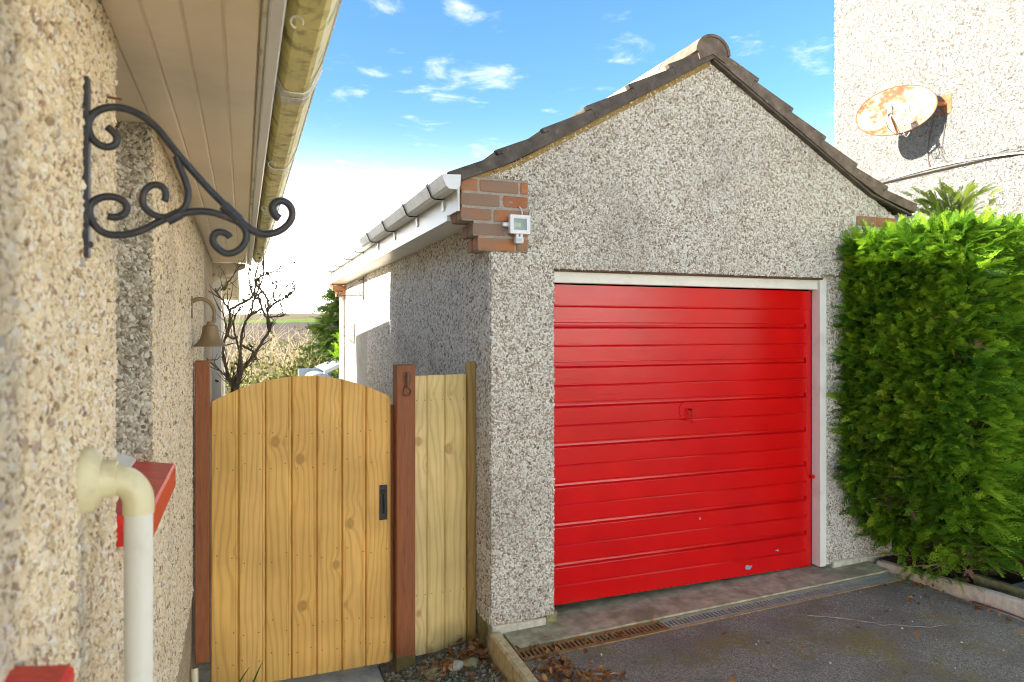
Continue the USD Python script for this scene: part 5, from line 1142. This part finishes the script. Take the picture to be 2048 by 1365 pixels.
# conifer by the garage end
cz = float(terrain(np.array(2.75), np.array(19.0)))
ct = thing('conifer_tree', 'dark green conifer tree rising beyond the far garage corner', 'tree', (2.75, 19.0, cz))
obj('trunk', tube([(0, 0, -.2), (.03, 0, 2), (0, .02, 4.2)], [.11, .07, .02], 8), 'bark', ct, smooth=True)
ncf = 2600
hh = rng.uniform(size=ncf) ** 1.2; rad = (1.25 * (1 - hh) ** .75 + .12) * rng.uniform(.55, 1.1, ncf); az = rng.uniform(0, 2 * np.pi, ncf)
pos = np.c_[rad * np.cos(az), rad * np.sin(az), .3 + hh * 3.35]
sprays_at(ct, 'crown', pos, np.c_[np.cos(az), np.sin(az), np.full(ncf, .1)], 0.42, ['conifer'], spread=.4, up=-.05)
cs = thing('small_conifer', 'small bright upright conifer touching the garage far corner', 'tree', (1.93, 14.2, -.45))
ncf = 700; hh = rng.uniform(size=ncf); rad = (.34 * (1 - hh) ** .6 + .03) * rng.uniform(.6, 1.05, ncf); az = rng.uniform(0, 2 * np.pi, ncf)
sprays_at(cs, 'crown', np.c_[rad * np.cos(az), rad * np.sin(az), .2 + hh * 1.9], np.c_[np.cos(az) * .6, np.sin(az) * .6, np.full(ncf, .6)], 0.22, ['cypress'], spread=.25, up=.3)
obj('trunk', tube([(0, 0, -.1), (0, 0, 1.7)], [.05, .015], 6), 'bark', cs)
# greenhouse
gh = thing('greenhouse', 'small glass lean-to with white sloping roof edge behind the garage corner', 'greenhouse')
obj('roof_edge', hull([(1.22, 11.6, 1.05), (1.62, 11.6, 1.235), (1.22, 11.6, 1.115), (1.62, 11.6, 1.30), (1.22, 11.52, 1.05), (1.62, 11.52, 1.235), (1.22, 11.52, 1.115), (1.62, 11.52, 1.30)]), 'white_pvc', gh)
for x_ in (1.25, 1.45): obj('glazing_bar', bx(x_, x_ + .03, 11.55, 11.59, -.4, 1.06), 'white_pvc', gh)
obj('pane', bx(1.26, 1.60, 11.60, 11.606, -.4, 1.06), 'pane', gh)
obj('roof_pane', hull([(1.22, 11.61, 1.10), (1.62, 11.61, 1.28), (1.22, 13, 1.10), (1.62, 13, 1.28), (1.22, 11.61, 1.106), (1.62, 11.61, 1.286), (1.22, 13, 1.106), (1.62, 13, 1.286)]), 'pane', gh)
cf = thing('cold_frame', 'low grey cold frame with curved cover behind the gate', 'cold frame')
ar = np.linspace(0, np.pi, 15)
obj('cover', extr(Polygon([(1.14 + .17 * np.cos(a), .98 + .10 * np.sin(a)) for a in ar]), 11.3, 12.2, 'y'), 'metal_grey', cf, smooth=40)
obj('frame', bx(0.87, 1.40, 12.25, 12.3, -.45, 1.11, .004), 'metal_grey', cf)
obj('base', bx(0.95, 1.33, 11.32, 12.18, -.45, .979), 'metal_grey', cf)
# far woods on the valley side
nw = 420
wx_ = rng.uniform(-60, 330, nw); wy_ = rng.uniform(330, 470, nw)
wz_ = terrain(wx_, wy_)
blob = trimesh.creation.icosphere(2, 1.0); blob.vertices = blob.vertices * (0.7 + .6 * meshkit.fbm(blob.vertices * 2.2, 3)[:, None])
tw_ = cat(*[tf(bush_twigs(14, 1, 2.0, 90 + k, r0=.03), T=[rng.normal() * .3, rng.normal() * .3, -1]) for k in range(2)])
fw = instancer(None, 'far_wood', [tw_], ['twig_grey'], np.c_[wx_, wy_, wz_ + 2], quats_from_mats(np.stack([np.array([[math.cos(a), -math.sin(a), 0], [math.sin(a), math.cos(a), 0], [0, 0, 1]]) for a in rng.uniform(0, 6.28, nw)])), np.tile(rng.uniform(3, 5, (nw, 1)), 3))
key(fw, label='bare brown woodland on the far side of the valley', category='wood', kind='stuff')

# ------------------------------------------------------------------ litter, leaves, gravel, blades
def dead_leaf(seed):
    g = np.random.default_rng(seed); m = LQ.copy(); v = m.vertices.copy(); v[:, 2] += .35 * (v[:, 0] - .5) ** 2 + g.normal() * .5 * np.abs(v[:, 1]) + g.normal(size=len(v)) * .06; m.vertices = v; return m
DL = [dead_leaf(s) for s in range(6)]
def leaf_drift(pts, smin, smax): 
    pts = np.asarray(pts); n_ = len(pts); return pts, quats_flat(n_), np.tile(rng.uniform(smin, smax, (n_, 1)), 3)
def quats_flat(n_):
    from scipy.spatial.transform import Rotation
    return (Rotation.from_euler('xyz', np.c_[rng.normal(size=n_) * .5, rng.normal(size=n_) * .45, rng.uniform(0, 6.28, n_)])).as_quat()
pl = []
def drift(c, r, n_, zf, stack=.02):
    p = np.array(c) + rng.normal(size=(n_, 2)) * np.array(r)
    for a, b in p: pl.append((a, b, zf(a, b) + .006 + rng.exponential(stack)))
dz = lambda a, b: drive_z(a)
drift((1.60, 3.40), (.07, .10), 110, dz, .012); drift((1.70, 3.30), (.08, .05), 80, dz, .014); drift((1.55, 3.60), (.06, .05), 34, dz, .008); drift((1.50, 3.25), (.03, .2), 26, dz, .008)
drift((1.72, 3.66), (.10, .05), 14, dz, .006); drift((2.1, 3.68), (.3, .06), 14, dz, .004)
p = np.c_[rng.uniform(1.5, 4.35, 46), rng.uniform(2.2, 3.6, 46)]; pl += [(a, b, dz(a, b) + .006) for a, b in p]
drift((4.36, 3.2), (.025, .25), 40, dz, .006); drift((4.2, 3.4), (.1, .12), 12, dz, .003)
gz_ = lambda a, b: -0.31 + 0.19 * (a - 0.785)
pl_b = [q for q in pl if not (1.37 < q[0] < 1.455) and not (q[0] > 4.40)]
pos, qu, sc = leaf_drift(pl_b, .022, .055)
lf = instancer(None, 'fallen_leaves', DL, ['dead_leaf'], pos, qu, sc, smooth=False)
key(lf, label='brown fallen leaves scattered over the drive and piled by the kerb', category='leaves')
pl = []
drift((1.22, 4.03), (.09, .06), 70, gz_, .02); drift((1.08, 3.98), (.10, .06), 40, gz_, .012); drift((1.15, 3.75), (.15, .12), 60, gz_, .008); drift((1.32, 3.95), (.03, .10), 40, gz_, .02)
pos, qu, sc = leaf_drift([q for q in pl if q[0] < 1.362 and q[1] < 4.21], .025, .06)
lf = instancer(None, 'fallen_leaves', DL, ['dead_leaf'], pos, qu, sc, smooth=False)
key(lf, label='brown fallen leaves heaped on gravel at the fence foot', category='leaves')
pl = []
drift((4.62, 3.5), (.06, .25), 120, lambda a, b: .04, .01); drift((4.6, 3.0), (.05, .2), 50, lambda a, b: .04, .01)
pos, qu, sc = leaf_drift([q for q in pl if q[0] > 4.54], .02, .045)
lf = instancer(None, 'hedge_litter', DL, ['cypress_dead'], pos, qu, sc, smooth=False)
key(lf, label='dry brown litter on the soil under the hedge', category='litter', kind='stuff')
ng = 2600
a = rng.uniform(.80, 1.36, ng); b = rng.uniform(2.9, 4.18, ng)
gs = instancer(None, 'gravel', STONES, ['gravel_stone'], np.c_[a, b, gz_(a, b) + .003], quats_random(ng), np.tile(rng.uniform(.006, .014, (ng, 1)), 3) * np.array([1, 1, .7]))
key(gs, label='mossy gravel between the gate post and the yellow kerb', category='gravel', kind='stuff')
nchip = 45
a = rng.uniform(1.5, 4.35, nchip); b = rng.uniform(2.2, 3.6, nchip)
gs = instancer(None, 'stone_chips', STONES, ['grey_pebble'], np.c_[a, b, [drive_z(q) + .003 for q in a]], quats_random(nchip), np.tile(rng.uniform(.003, .007, (nchip, 1)), 3))
key(gs, label='tiny loose stone chips scattered on the drive', category='stone chips', kind='stuff')
tag(obj('fallen_twig', tube(spline([(3.30, 3.42, drive_z(3.3) + .012), (3.5, 3.27, drive_z(3.5) + .010), (3.72, 3.08, drive_z(3.7) + .008), (3.95, 2.99, drive_z(3.95) + .008)], 16) + rng.normal(size=(16, 3)) * .002, np.linspace(.0032, .0016, 16), 6), 'dead_twig'), 'long thin fallen twig lying on the drive', 'twig')
tag(obj('fallen_twig', tube(spline([(4.40, 3.15, drive_z(4.4) + .012), (4.41, 2.9, drive_z(4.4) + .02), (4.38, 2.6, drive_z(4.4) + .012)], 12), np.linspace(.007, .003, 12), 6), 'rust_iron'), 'reddish twig lying along the pale kerb', 'twig')
tag(obj('fallen_twig', tube(spline([(1.72, 3.32, drive_z(1.7) + .02), (1.80, 3.29, drive_z(1.8) + .02), (1.88, 3.28, drive_z(1.9) + .012)], 8), np.linspace(.006, .003, 8), 6), 'dead_twig'), 'short twig in the leaf pile by the yellow kerb', 'twig')
bm = []
bl_ = thing('bulb_plant', 'green bulb leaves sprouting at the foot of the gate', 'plant')
for k, (x_, y_) in enumerate([(-.20, 4.02), (-.13, 4.04), (-.07, 4.05), (-.09, 3.99), (-.02, 4.06), (.06, 4.05), (.02, 4.02), (-.21, 3.96), (-.15, 3.95)]):
    l = rng.uniform(.16, .30); lean = np.array([rng.uniform(.02, .22), rng.uniform(-.1, .02)]); w = .007
    s = np.array([(x_ + lean[0] * t * t, y_ + lean[1] * t * t, -.33 + l * t) for t in np.linspace(0, 1, 7)])
    ww = w * np.array([1, 1, 1, .95, .85, .6, .08]); V = np.vstack([s + np.c_[-ww * .9, ww * .4, 0 * ww], s + np.c_[ww * .9, -ww * .4, 0 * ww], s + np.c_[0 * ww, .003 + 0 * ww, 0 * ww]])
    F = []
    for i_ in range(6): F += [(i_, 14 + i_, 15 + i_), (i_, 15 + i_, i_ + 1), (14 + i_, 7 + i_, 8 + i_), (14 + i_, 8 + i_, 15 + i_)]
    obj('blade', trimesh.Trimesh(V, F, process=False), 'blade_green', bl_)
